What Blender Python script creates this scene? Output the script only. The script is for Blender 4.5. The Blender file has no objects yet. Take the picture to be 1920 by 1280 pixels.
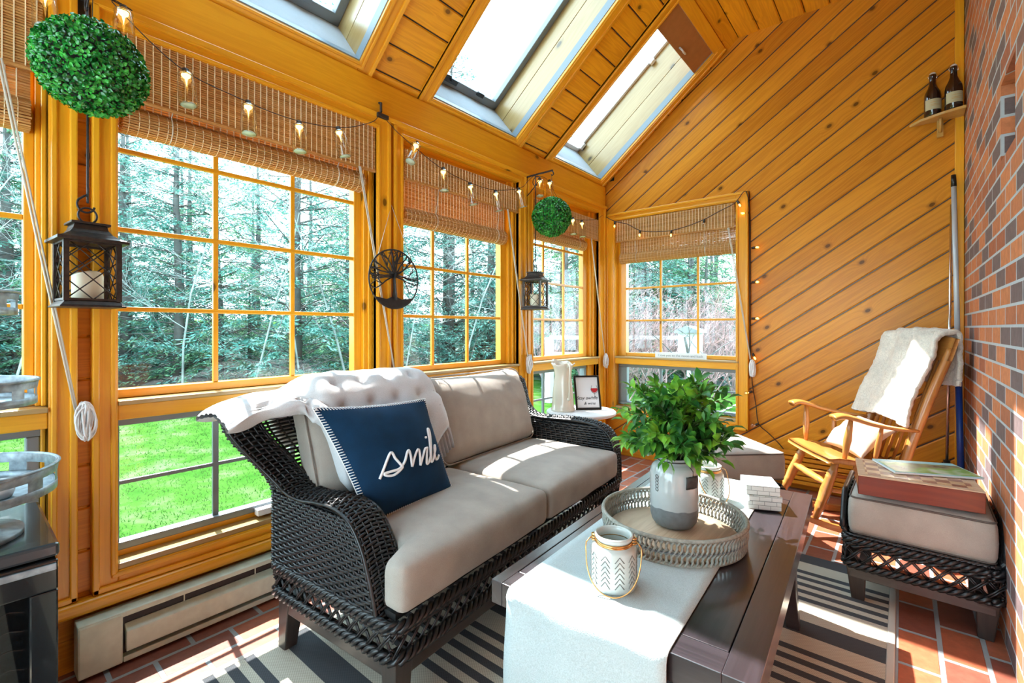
import bpy, bmesh, math, random
from math import sin, cos, pi, radians, sqrt, atan2, exp
from mathutils import Vector, Matrix, noise

C = bpy.context.scene.collection
SC = bpy.context.scene
RNG = random.Random(7)

# ------------------------------------------------------------------ camera
cam_d = bpy.data.cameras.new('camera')
cam = bpy.data.objects.new('camera', cam_d)
C.objects.link(cam)
cam.location = (2.2, 0.0, 1.2)
cam.rotation_euler = (radians(90), 0, radians(39.83))
cam_d.sensor_width = 36.0
cam_d.lens = 36.0 * 877.5 / 1920.0
cam_d.shift_y = -25.0 / 1920.0
cam_d.clip_start = 0.02
cam_d.clip_end = 200
SC.camera = cam

# ------------------------------------------------------------------ sky, sun, exposure
w = bpy.data.worlds.new('sky')
SC.world = w
w.use_nodes = True
nt = w.node_tree
nt.nodes.clear()
wo = nt.nodes.new('ShaderNodeOutputWorld')
bg = nt.nodes.new('ShaderNodeBackground')
tc = nt.nodes.new('ShaderNodeTexCoord')
sp = nt.nodes.new('ShaderNodeSeparateXYZ')
rp = nt.nodes.new('ShaderNodeValToRGB')
nz = nt.nodes.new('ShaderNodeTexNoise')
mx = nt.nodes.new('ShaderNodeMix'); mx.data_type = 'RGBA'
nz.inputs['Scale'].default_value = 3.0
nz.inputs['Detail'].default_value = 5.0
cr2 = nt.nodes.new('ShaderNodeValToRGB')
cr2.color_ramp.elements[0].position = 0.45
cr2.color_ramp.elements[1].position = 0.7
rp.color_ramp.elements[0].position = 0.0
rp.color_ramp.elements[0].color = (0.66, 0.91, 1.0, 1)
rp.color_ramp.elements[1].position = 0.9
rp.color_ramp.elements[1].color = (0.46, 0.78, 1.0, 1)
mx.inputs[7].default_value = (0.78, 0.94, 1.0, 1)
nt.links.new(tc.outputs['Generated'], sp.inputs[0])
nt.links.new(sp.outputs['Z'], rp.inputs[0])
nt.links.new(tc.outputs['Generated'], nz.inputs['Vector'])
nt.links.new(nz.outputs['Fac'], cr2.inputs[0])
nt.links.new(cr2.outputs[0], mx.inputs[0])
nt.links.new(rp.outputs[0], mx.inputs[6])
nt.links.new(mx.outputs[2], bg.inputs['Color'])
nt.links.new(bg.outputs[0], wo.inputs['Surface'])
bg.inputs['Strength'].default_value = 1.35

sun_d = bpy.data.lights.new('sun', 'SUN')
sun = bpy.data.objects.new('sun', sun_d)
C.objects.link(sun)
sun.location = (-6, 1, 12)
sun.rotation_euler = Vector((-0.63, 0.09, 1.0)).to_track_quat('Z', 'Y').to_euler()
sun_d.energy = 3.6
sun_d.angle = radians(0.6)
sun_d.color = (1.0, 0.96, 0.90)

SC.view_settings.view_transform = 'Standard'
SC.view_settings.look = 'None'
SC.view_settings.gamma = 1.0
SC.view_settings.use_curve_mapping = False
SC.view_settings.exposure = 2.75
SC.cycles.use_denoising = True
SC.cycles.max_bounces = 10
SC.cycles.diffuse_bounces = 6
SC.cycles.glossy_bounces = 4
SC.cycles.transmission_bounces = 6
SC.cycles.transparent_max_bounces = 24
SC.cycles.sample_clamp_indirect = 6.0
SC.cycles.caustics_reflective = False
SC.cycles.caustics_refractive = False

# ------------------------------------------------------------------ materials
class NT:
    def __init__(s, name):
        s.m = bpy.data.materials.new(name)
        s.m.use_nodes = True
        s.t = s.m.node_tree
        s.b = s.t.nodes['Principled BSDF']
        s.out = s.t.nodes['Material Output']
    def n(s, typ, **kw):
        nd = s.t.nodes.new(typ)
        for k, v in kw.items():
            if k.startswith('i_'):
                key = k[2:].replace('_', ' ')
                nd.inputs[key].default_value = v
            else:
                setattr(nd, k, v)
        return nd
    def l(s, a, b): s.t.links.new(a, b)
    def math(s, op, a, b=None, c=None):
        nd = s.t.nodes.new('ShaderNodeMath'); nd.operation = op
        for i, v in enumerate((a, b, c)):
            if v is None: continue
            if isinstance(v, (int, float)): nd.inputs[i].default_value = v
            else: s.l(v, nd.inputs[i])
        return nd.outputs[0]
    def ramp(s, fac, stops, interp='LINEAR'):
        nd = s.t.nodes.new('ShaderNodeValToRGB')
        cr = nd.color_ramp; cr.interpolation = interp
        while len(cr.elements) < len(stops): cr.elements.new(0.5)
        for e, (p, c) in zip(cr.elements, stops):
            e.position = p
            e.color = (c[0], c[1], c[2], 1) if not isinstance(c, (int, float)) else (c, c, c, 1)
        s.l(fac, nd.inputs[0])
        return nd.outputs[0]
    def mixc(s, fac, a, b, mode='MIX'):
        nd = s.t.nodes.new('ShaderNodeMix'); nd.data_type = 'RGBA'; nd.blend_type = mode
        for i, v in ((0, fac), (6, a), (7, b)):
            if isinstance(v, (int, float)): nd.inputs[i].default_value = v
            elif isinstance(v, tuple): nd.inputs[i].default_value = (v[0], v[1], v[2], 1)
            else: s.l(v, nd.inputs[i])
        return nd.outputs[2]
    def uv(s, sx=1, sy=1, sz=1):
        c = s.n('ShaderNodeTexCoord')
        mp = s.n('ShaderNodeMapping')
        mp.inputs['Scale'].default_value = (sx, sy, sz)
        s.l(c.outputs['UV'], mp.inputs[0])
        return mp.outputs[0]
    def obj(s, sc=1.0):
        c = s.n('ShaderNodeTexCoord')
        mp = s.n('ShaderNodeMapping')
        sc = sc if isinstance(sc, tuple) else (sc, sc, sc)
        mp.inputs['Scale'].default_value = sc
        s.l(c.outputs['Object'], mp.inputs[0])
        return mp.outputs[0]
    def noise(s, vec, scale=5, detail=3, rough=0.5, dist=0.0):
        nd = s.n('ShaderNodeTexNoise')
        nd.inputs['Scale'].default_value = scale
        nd.inputs['Detail'].default_value = detail
        nd.inputs['Roughness'].default_value = rough
        nd.inputs['Distortion'].default_value = dist
        s.l(vec, nd.inputs['Vector'])
        return nd.outputs['Fac']
    def bump(s, h, strength=0.3, dist=0.01):
        nd = s.n('ShaderNodeBump')
        nd.inputs['Strength'].default_value = strength
        nd.inputs['Distance'].default_value = dist
        s.l(h, nd.inputs['Height'])
        s.l(nd.outputs[0], s.b.inputs['Normal'])
    def set(s, **kw):
        for k, v in kw.items():
            key = k.replace('_', ' ')
            if isinstance(v, tuple): v = (v[0], v[1], v[2], 1)
            s.b.inputs[key].default_value = v
        return s

def simple(name, col, rough=0.5, metal=0.0, var=0.0, vscale=20.0, bump=0.0, bscale=200.0, **kw):
    m = NT(name)
    m.set(Base_Color=col, Roughness=rough, Metallic=metal, **kw)
    if var:
        f = m.noise(m.obj(), vscale, 4)
        lo = tuple(c * (1 - var) for c in col); hi = tuple(min(1, c * (1 + var)) for c in col)
        m.l(m.ramp(f, [(0.3, lo), (0.7, hi)]), m.b.inputs['Base Color'])
    if bump:
        m.bump(m.noise(m.obj(), bscale, 2), bump, 0.003)
    return m.m

def wood(name, light, dark, knot=True, rough=0.32, coat=0.35, ks=(2.6, 6.5), kd=0.5, contrast=1.0, spec=0.5):
    m = NT(name)
    uv = m.uv()
    sep = m.n('ShaderNodeSeparateXYZ'); m.l(uv, sep.inputs[0])
    u, v = sep.outputs[0], sep.outputs[1]
    # knots
    cmb = m.n('ShaderNodeCombineXYZ')
    m.l(m.math('MULTIPLY', u, ks[0]), cmb.inputs[0]); m.l(m.math('MULTIPLY', v, ks[1]), cmb.inputs[1])
    vo = m.n('ShaderNodeTexVoronoi'); vo.voronoi_dimensions = '2D'
    vo.inputs['Scale'].default_value = 1.0
    m.l(cmb.outputs[0], vo.inputs['Vector'])
    d = vo.outputs['Distance']
    vs = m.n('ShaderNodeSeparateColor'); m.l(vo.outputs['Color'], vs.inputs[0])
    has = m.math('LESS_THAN', vs.outputs[0], kd)
    swirl = m.math('MULTIPLY', m.math('MULTIPLY', m.math('POWER', 2.718, m.math('MULTIPLY', d, -7.0)), 1.1), has)
    # grain
    g1v = m.n('ShaderNodeCombineXYZ')
    m.l(m.math('MULTIPLY', u, 0.9), g1v.inputs[0])
    m.l(m.math('ADD', m.math('MULTIPLY', v, 16.0), swirl), g1v.inputs[1])
    g1 = m.noise(g1v.outputs[0], 1.0, 4, 0.55, 0.6)
    rings = m.math('ADD', m.math('MULTIPLY', m.math('SINE', m.math('MULTIPLY', g1, 46.0)), 0.5), 0.5)
    g2v = m.n('ShaderNodeCombineXYZ')
    m.l(m.math('MULTIPLY', u, 6.0), g2v.inputs[0]); m.l(m.math('MULTIPLY', v, 330.0), g2v.inputs[1])
    g2 = m.noise(g2v.outputs[0], 1.0, 3)
    g3v = m.n('ShaderNodeCombineXYZ')
    m.l(m.math('MULTIPLY', u, 0.35), g3v.inputs[0]); m.l(m.math('MULTIPLY', v, 1.6), g3v.inputs[1])
    g3 = m.noise(g3v.outputs[0], 1.0, 2)
    mixv = m.math('ADD', m.math('MULTIPLY', rings, 0.30 * contrast), m.math('ADD', m.math('MULTIPLY', g2, 0.25), m.math('MULTIPLY', g3, 1.0)))
    col = m.ramp(mixv, [(0.40, dark), (0.98, light)])
    if knot:
        km = m.math('MULTIPLY', has, m.ramp(d, [(0.0, 1.0), (0.06, 1.0), (0.09, 0.0)]))
        ring = m.math('MULTIPLY', has, m.ramp(d, [(0.07, 0.0), (0.09, 0.7), (0.16, 0.0)]))
        kc = tuple(c * 0.16 for c in dark); rc = tuple(c * 0.6 for c in dark)
        col = m.mixc(m.math('MULTIPLY', ring, 0.8), col, rc)
        col = m.mixc(m.math('MULTIPLY', km, 0.88), col, kc)
    m.l(col, m.b.inputs['Base Color'])
    m.set(Roughness=rough, Coat_Weight=coat, Coat_Roughness=0.18, Specular_IOR_Level=spec)
    m.bump(g2, 0.06, 0.002)
    return m.m

M = {}
M['pine_ceiling'] = wood('pine_ceiling', (0.88, 0.42, 0.018), (0.60, 0.235, 0.007), ks=(4.6, 6.3), kd=0.24, coat=0.15, spec=0.35, contrast=0.7)
M['pine_wall'] = wood('pine_wall', (0.74, 0.32, 0.026), (0.46, 0.155, 0.009), ks=(4.2, 6.2), kd=0.20, coat=0.08, spec=0.22, contrast=0.6)
M['pine_trim'] = wood('pine_trim', (0.86, 0.42, 0.020), (0.64, 0.265, 0.008), ks=(3.4, 5.5), kd=0.07, contrast=0.45, coat=0.25, spec=0.4)
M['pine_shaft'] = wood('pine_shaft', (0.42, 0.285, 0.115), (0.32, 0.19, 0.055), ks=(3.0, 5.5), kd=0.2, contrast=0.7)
M['oak'] = wood('oak', (0.55, 0.25, 0.06), (0.36, 0.13, 0.025), knot=False, contrast=0.6, rough=0.28)
M['espresso'] = wood('espresso', (0.030, 0.023, 0.029), (0.015, 0.011, 0.014), knot=False, rough=0.3, coat=0.55)
M['leg_brown'] = wood('leg_brown', (0.040, 0.030, 0.026), (0.022, 0.016, 0.014), knot=False, rough=0.4, coat=0.2)
M['box_red'] = wood('box_red', (0.17, 0.022, 0.007), (0.10, 0.010, 0.004), knot=False, rough=0.3)
M['tray_wood'] = wood('tray_wood', (0.62, 0.47, 0.33), (0.45, 0.31, 0.20), knot=False, rough=0.5, coat=0.0)
M['shelf_wood'] = wood('shelf_wood', (0.58, 0.36, 0.10), (0.42, 0.22, 0.05), knot=False)

def brick_mat(name, bw, rh, mortar, c1, c2, mc, off=0.5, dark=None, rough=0.75, dfrac=0.2):
    m = NT(name)
    bt = m.n('ShaderNodeTexBrick')
    bt.offset = off
    bt.inputs['Scale'].default_value = 1.0
    bt.inputs['Brick Width'].default_value = bw
    bt.inputs['Row Height'].default_value = rh
    bt.inputs['Mortar Size'].default_value = mortar * 0.5
    bt.inputs['Mortar Smooth'].default_value = 0.2
    bt.inputs['Bias'].default_value = -0.1
    bt.inputs['Color1'].default_value = (0, 0, 0, 1)
    bt.inputs['Color2'].default_value = (1, 1, 1, 1)
    bt.inputs['Mortar'].default_value = (0.5, 0.5, 0.5, 1)
    uvn = m.uv(); m.l(uvn, bt.inputs['Vector'])
    sc = m.n('ShaderNodeSeparateColor'); m.l(bt.outputs['Color'], sc.inputs[0])
    stops = [(0.0, dark or c1), (dfrac, dark or c1), (dfrac + 0.04, c1), (0.6, c2), (1.0, tuple(c * 1.15 for c in c2))]
    bc = m.ramp(sc.outputs[0], stops)
    nf = m.noise(m.obj(), 28, 5, 0.65)
    bc = m.mixc(0.55, bc, m.ramp(nf, [(0.3, 0.55), (0.7, 1.25)]), 'MULTIPLY')
    fac = bt.outputs['Fac']
    col = m.mixc(fac, bc, m.mixc(nf, tuple(c * 0.75 for c in mc), mc))
    m.l(col, m.b.inputs['Base Color'])
    m.set(Roughness=rough)
    h = m.math('ADD', m.math('MULTIPLY', m.math('SUBTRACT', 1.0, fac), 1.0), m.math('MULTIPLY', nf, 0.25))
    m.bump(h, 0.6, 0.006)
    return m
M['brick'] = brick_mat('brick', 0.225, 0.0755, 0.012, (0.36, 0.110, 0.052), (0.55, 0.19, 0.075), (0.50, 0.56, 0.60), dark=(0.15, 0.105, 0.105), dfrac=0.14).m
_fb = brick_mat('brick_floor', 0.245, 0.128, 0.017, (0.27, 0.080, 0.045), (0.40, 0.115, 0.055), (0.34, 0.39, 0.41), dark=(0.22, 0.068, 0.045), rough=0.38, dfrac=0.2)
_fb.set(Coat_Weight=0.15, Coat_Roughness=0.3)
M['brick_floor'] = _fb.m

def fabric(name, col, scale=900, rough=0.9, var=0.12, sheen=0.2, bump=0.25):
    m = NT(name)
    o = m.obj()
    f = m.noise(o, 9, 4)
    wv = m.noise(o, scale, 1)
    c = m.mixc(0.5, m.ramp(f, [(0.3, tuple(x * (1 - var) for x in col)), (0.7, tuple(min(1, x * (1 + var)) for x in col))]),
               m.ramp(wv, [(0.3, 0.75), (0.7, 1.2)]), 'MULTIPLY')
    m.l(c, m.b.inputs['Base Color'])
    m.set(Roughness=rough, Sheen_Weight=sheen, Specular_IOR_Level=0.2)
    m.bump(wv, bump, 0.002)
    return m.m
M['cushion'] = fabric('cushion_fabric', (0.36, 0.325, 0.285))
M['piping'] = simple('piping', (0.10, 0.08, 0.07), 0.8)
M['quilt'] = fabric('quilt', (0.58, 0.60, 0.62), 500, var=0.05)
M['quilt_back'] = fabric('quilt_back', (0.36, 0.38, 0.41), 500, var=0.05)
M['navy'] = fabric('navy_fabric', (0.004, 0.030, 0.075), 700, var=0.25, sheen=0.0)
M['white_thread'] = simple('white_thread', (0.80, 0.82, 0.84), 0.85)
M['runner'] = fabric('runner', (0.44, 0.52, 0.53), 350, var=0.04, bump=0.4)
M['fleece'] = fabric('fleece', (0.66, 0.63, 0.56), 120, var=0.12, sheen=0.5, bump=1.0)
M['pillow_tan'] = fabric('pillow_tan', (0.50, 0.38, 0.29), 600)
M['wicker'] = simple('wicker', (0.010, 0.0105, 0.012), 0.32, var=0.45, vscale=60, Specular_IOR_Level=0.5)
M['wicker_core'] = simple('wicker_core', (0.010, 0.010, 0.010), 0.8)
M['black_metal'] = simple('black_metal', (0.020, 0.019, 0.020), 0.4, 0.3, var=0.3, vscale=40)
M['bronze'] = simple('bronze_metal', (0.045, 0.033, 0.028), 0.45, 0.55, var=0.4, vscale=60)
M['gold'] = simple('gold_wire', (0.72, 0.42, 0.16), 0.25, 1.0)
M['ceramic'] = simple('white_ceramic', (0.50, 0.56, 0.54), 0.25, Coat_Weight=0.4)
M['ceramic_line'] = simple('ceramic_groove', (0.16, 0.17, 0.16), 0.6)
M['glaze_cream'] = simple('cream_glaze', (0.72, 0.64, 0.52), 0.18, Coat_Weight=0.6)
M['vase_glaze'] = simple('vase_glaze', (0.46, 0.50, 0.50), 0.15, var=0.06, vscale=15, Coat_Weight=0.7)
M['vase_base'] = simple('vase_stoneware', (0.17, 0.19, 0.20), 0.65, var=0.12, vscale=60)
M['tag_black'] = simple('tag_dark', (0.045, 0.042, 0.040), 0.6, var=0.6, vscale=40)
M['basket'] = simple('basket_rope', (0.30, 0.30, 0.26), 0.75, var=0.25, vscale=90)
M['grey_metal'] = simple('grey_metal', (0.20, 0.23, 0.25), 0.45, 0.4)
M['white_metal'] = simple('white_metal', (0.72, 0.75, 0.78), 0.35, 0.1)
M['chrome'] = simple('chrome', (0.75, 0.75, 0.75), 0.15, 1.0)
M['galvanised'] = simple('galvanised', (0.26, 0.32, 0.36), 0.45, 0.6, var=0.35, vscale=45)
M['heater'] = simple('heater_paint', (0.52, 0.60, 0.50), 0.42, var=0.08, vscale=30)
M['heater_dark'] = simple('heater_dark', (0.006, 0.006, 0.007), 0.6)
M['gloss_black'] = simple('gloss_black', (0.008, 0.009, 0.010), 0.12, Coat_Weight=0.6)
M['fridge_top'] = simple('fridge_top', (0.045, 0.055, 0.062), 0.22, 0.25, Coat_Weight=0.3)
M['cord'] = simple('cord', (0.62, 0.56, 0.46), 0.85)
M['wire_dark'] = simple('dark_wire', (0.022, 0.016, 0.012), 0.6)
M['candle'] = simple('candle_wax', (0.72, 0.70, 0.55), 0.5, Subsurface_Weight=0.1)
M['edge_grey'] = simple('edge_grey', (0.20, 0.25, 0.29), 0.4)
M['white_paint'] = simple('white_paint', (0.78, 0.79, 0.80), 0.4)
M['paper'] = simple('paper', (0.72, 0.75, 0.78), 0.7)
M['ink'] = simple('ink', (0.04, 0.05, 0.06), 0.7)
M['red_wine'] = simple('red_ink', (0.50, 0.02, 0.03), 0.5)
M['frame_black'] = simple('frame_black', (0.010, 0.011, 0.012), 0.35)
M['blue_pole'] = simple('blue_pole', (0.010, 0.055, 0.30), 0.35)
M['pole_white'] = simple('pole_white', (0.50, 0.56, 0.62), 0.3, 0.15)
M['bottle_glass'] = simple('brown_bottle', (0.020, 0.008, 0.006), 0.08, Coat_Weight=0.5)
M['bottle_label'] = simple('bottle_label', (0.50, 0.47, 0.30), 0.65)
M['stopper'] = simple('white_stopper', (0.75, 0.72, 0.70), 0.4)
M['skyshade'] = simple('skylight_shade', (0.36, 0.15, 0.04), 0.75, var=0.08)
M['stem'] = simple('plant_stem', (0.06, 0.10, 0.03), 0.7)
M['trunk'] = simple('tree_bark', (0.075, 0.078, 0.075), 0.9, var=0.4, vscale=3)
M['pale_bark'] = simple('pale_bark', (0.26, 0.30, 0.29), 0.9, var=0.4, vscale=2)
M['forest_floor'] = simple('forest_floor', (0.030, 0.050, 0.040), 0.95, var=0.6, vscale=1.5)
M['twig_pink'] = simple('pink_twig', (0.30, 0.205, 0.205), 0.9, var=0.4, vscale=3)
M['white_post'] = simple('white_post', (0.50, 0.52, 0.54), 0.6)

def leafmat(name, stops, scale=6.0, rough=0.45, transl=0.0, detail=2, spec=0.15):
    m = NT(name)
    f = m.noise(m.obj(), scale, detail, 0.6)
    col = m.ramp(f, stops)
    m.l(col, m.b.inputs['Base Color'])
    m.set(Roughness=rough, Specular_IOR_Level=spec)
    if transl:
        tr = m.n('ShaderNodeBsdfTranslucent'); m.l(col, tr.inputs['Color'])
        ms = m.n('ShaderNodeMixShader'); ms.inputs[0].default_value = transl
        m.l(m.b.outputs[0], ms.inputs[1]); m.l(tr.outputs[0], ms.inputs[2])
        m.l(ms.outputs[0], m.out.inputs['Surface'])
    return m.m
M['needles'] = leafmat('needles', [(0.30, (0.020, 0.100, 0.084)), (0.48, (0.080, 0.25, 0.205)), (0.66, (0.28, 0.48, 0.42))], 2.5, 0.6, 0.25, 6)
M['needles_green'] = leafmat('needles_green', [(0.30, (0.020, 0.090, 0.055)), (0.48, (0.085, 0.24, 0.125)), (0.66, (0.27, 0.45, 0.26))], 2.5, 0.6, 0.25, 6)
M['boxwood'] = leafmat('boxwood_leaves', [(0.30, (0.002, 0.07, 0.012)), (0.5, (0.012, 0.25, 0.036)), (0.7, (0.07, 0.55, 0.07))], 30, 0.22, 0.15, spec=0.6)
M['plant_leaf'] = leafmat('plant_leaf', [(0.32, (0.012, 0.090, 0.026)), (0.5, (0.060, 0.24, 0.030)), (0.64, (0.22, 0.50, 0.040))], 11, 0.38, 0.2, spec=0.4)
M['grass_blade'] = leafmat('grass_blade', [(0.3, (0.034, 0.105, 0.018)), (0.7, (0.085, 0.170, 0.045))], 1.5, 0.8, 0.5, 4, spec=0.0)
M['lawn'] = leafmat('lawn', [(0.30, (0.020, 0.072, 0.010)), (0.5, (0.036, 0.100, 0.016)), (0.72, (0.090, 0.135, 0.060))], 2.2, 0.9, 0, 8, spec=0.0)

def glass_mat(name, ior=1.45, tint=(1, 1, 1)):
    m = NT(name)
    t = m.n('ShaderNodeBsdfTransparent'); t.inputs[0].default_value = (*tint, 1)
    g = m.n('ShaderNodeBsdfGlossy'); g.inputs['Roughness'].default_value = 0.0
    lw = m.n('ShaderNodeLayerWeight'); lw.inputs['Blend'].default_value = 0.5
    f0 = ((ior - 1) / (ior + 1)) ** 2; pw = 2.2 if ior > 1.7 else 5.0
    fr = m.math('ADD', m.math('MULTIPLY', m.math('POWER', lw.outputs['Facing'], pw), 1 - f0), f0)
    ms = m.n('ShaderNodeMixShader')
    m.l(fr, ms.inputs[0]); m.l(t.outputs[0], ms.inputs[1]); m.l(g.outputs[0], ms.inputs[2])
    m.l(ms.outputs[0], m.out.inputs['Surface'])
    return m.m
M['pane'] = glass_mat('window_glass', 1.35)
M['jar_glass'] = glass_mat('jar_glass', 1.75, (0.95, 0.95, 0.92))
M['fridge_glass'] = glass_mat('fridge_glass', 1.5, (0.55, 0.55, 0.55))

def emis(name, col, st):
    m = NT(name)
    m.set(Base_Color=col, Emission_Color=col, Emission_Strength=st)
    return m.m
M['filament'] = emis('filament', (1.0, 0.55, 0.12), 1.3)
M['jar_glow_disc'] = simple('jar_glow_disc', (0.45, 0.62, 0.52), 0.2)  # mint glow at the open jar bottom, put into the colour
M['warm_bulb'] = emis('warm_bulb', (1.0, 0.42, 0.05), 2.4)

# bamboo: slats are geometry, colour per stick from UV
def bamboo():
    m = NT('bamboo')
    n1 = m.noise(m.uv(2.0, 260.0), 1.0, 2)
    n2 = m.noise(m.uv(40.0, 300.0), 1.0, 2)
    f = m.math('ADD', m.math('MULTIPLY', n1, 0.75), m.math('MULTIPLY', n2, 0.25))
    col = m.ramp(f, [(0.32, (0.42, 0.17, 0.035)), (0.5, (0.74, 0.42, 0.13)), (0.68, (0.90, 0.64, 0.28))])
    m.l(col, m.b.inputs['Base Color'])
    m.set(Roughness=0.5)
    tr = m.n('ShaderNodeBsdfTranslucent'); m.l(col, tr.inputs['Color'])
    ms = m.n('ShaderNodeMixShader'); ms.inputs[0].default_value = 0.42
    m.l(m.b.outputs[0], ms.inputs[1]); m.l(tr.outputs[0], ms.inputs[2])
    m.l(ms.outputs[0], m.out.inputs['Surface'])
    return m.m
M['bamboo'] = bamboo()
M['blind_thread'] = simple('blind_thread', (0.85, 0.70, 0.45), 0.8)

def rug_mat():
    m = NT('rug_stripes')
    c = m.n('ShaderNodeTexCoord')
    sep = m.n('ShaderNodeSeparateXYZ'); m.l(c.outputs['UV'], sep.inputs[0])
    y = sep.outputs[1]
    ph = m.math('FRACT', m.math('DIVIDE', m.math('ADD', m.math('SUBTRACT', y, 2.126), 6.6), 0.66))
    dk = (0.052, 0.058, 0.066); cr = (0.50, 0.47, 0.38)
    P = 0.66
    edges = [0.0, 0.101, 0.264, 0.298, 0.331, 0.365, 0.398, 0.432, 0.465, 0.499, 0.53, 0.564]
    stops = [(e / P, dk if i % 2 == 0 else cr) for i, e in enumerate(edges)]
    col = m.ramp(ph, stops, 'CONSTANT')
    wv = m.n('ShaderNodeTexChecker'); wv.inputs['Scale'].default_value = 1.0
    m.l(m.uv(160, 220, 1), wv.inputs['Vector'])
    wv.inputs['Color1'].default_value = (1.1, 1.1, 1.1, 1); wv.inputs['Color2'].default_value = (0.78, 0.78, 0.78, 1)
    col = m.mixc(1.0, col, wv.outputs[0], 'MULTIPLY')
    m.l(col, m.b.inputs['Base Color'])
    m.set(Roughness=0.95)
    m.bump(wv.outputs[1], 0.3, 0.002)
    return m.m
M['rug'] = rug_mat()
M['rug_edge'] = simple('rug_binding', (0.50, 0.48, 0.42), 0.9)

def cover_mat():
    m = NT('booklet_cover')
    f = m.noise(m.obj((7, 7, 7)), 1.0, 4)
    col = m.ramp(f, [(0.35, (0.10, 0.08, 0.08)), (0.45, (0.25, 0.27, 0.14)), (0.55, (0.22, 0.42, 0.10)), (0.68, (0.62, 0.66, 0.60))])
    m.l(col, m.b.inputs['Base Color']); m.set(Roughness=0.25)
    return m.m
M['cover'] = cover_mat()
M['cover_blue'] = simple('booklet_border', (0.30, 0.62, 0.68), 0.3)

def checker_mat():
    m = NT('checker_top')
    ck = m.n('ShaderNodeTexChecker'); ck.inputs['Scale'].default_value = 1.0
    m.l(m.uv(1 / 0.045, 1 / 0.045, 1), ck.inputs['Vector'])
    ck.inputs['Color1'].default_value = (0.62, 0.42, 0.24, 1); ck.inputs['Color2'].default_value = (0.30, 0.13, 0.085, 1)
    m.l(ck.outputs[0], m.b.inputs['Base Color']); m.set(Roughness=0.3, Coat_Weight=0.3)
    return m.m
M['checker'] = checker_mat()

def subway_mat():
    m = NT('subway_tile')
    bt = m.n('ShaderNodeTexBrick'); bt.inputs['Scale'].default_value = 1.0
    bt.inputs['Brick Width'].default_value = 0.042; bt.inputs['Row Height'].default_value = 0.0165
    bt.inputs['Mortar Size'].default_value = 0.0009
    bt.inputs['Color1'].default_value = (0.70, 0.74, 0.72, 1); bt.inputs['Color2'].default_value = (0.62, 0.67, 0.65, 1)
    bt.inputs['Mortar'].default_value = (0.25, 0.29, 0.28, 1)
    m.l(m.uv(), bt.inputs['Vector'])
    m.l(bt.outputs['Color'], m.b.inputs['Base Color']); m.set(Roughness=0.3)
    return m.m
M['subway'] = subway_mat()

# ------------------------------------------------------------------ mesh builder
def V(*a): return Vector(a)

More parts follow.
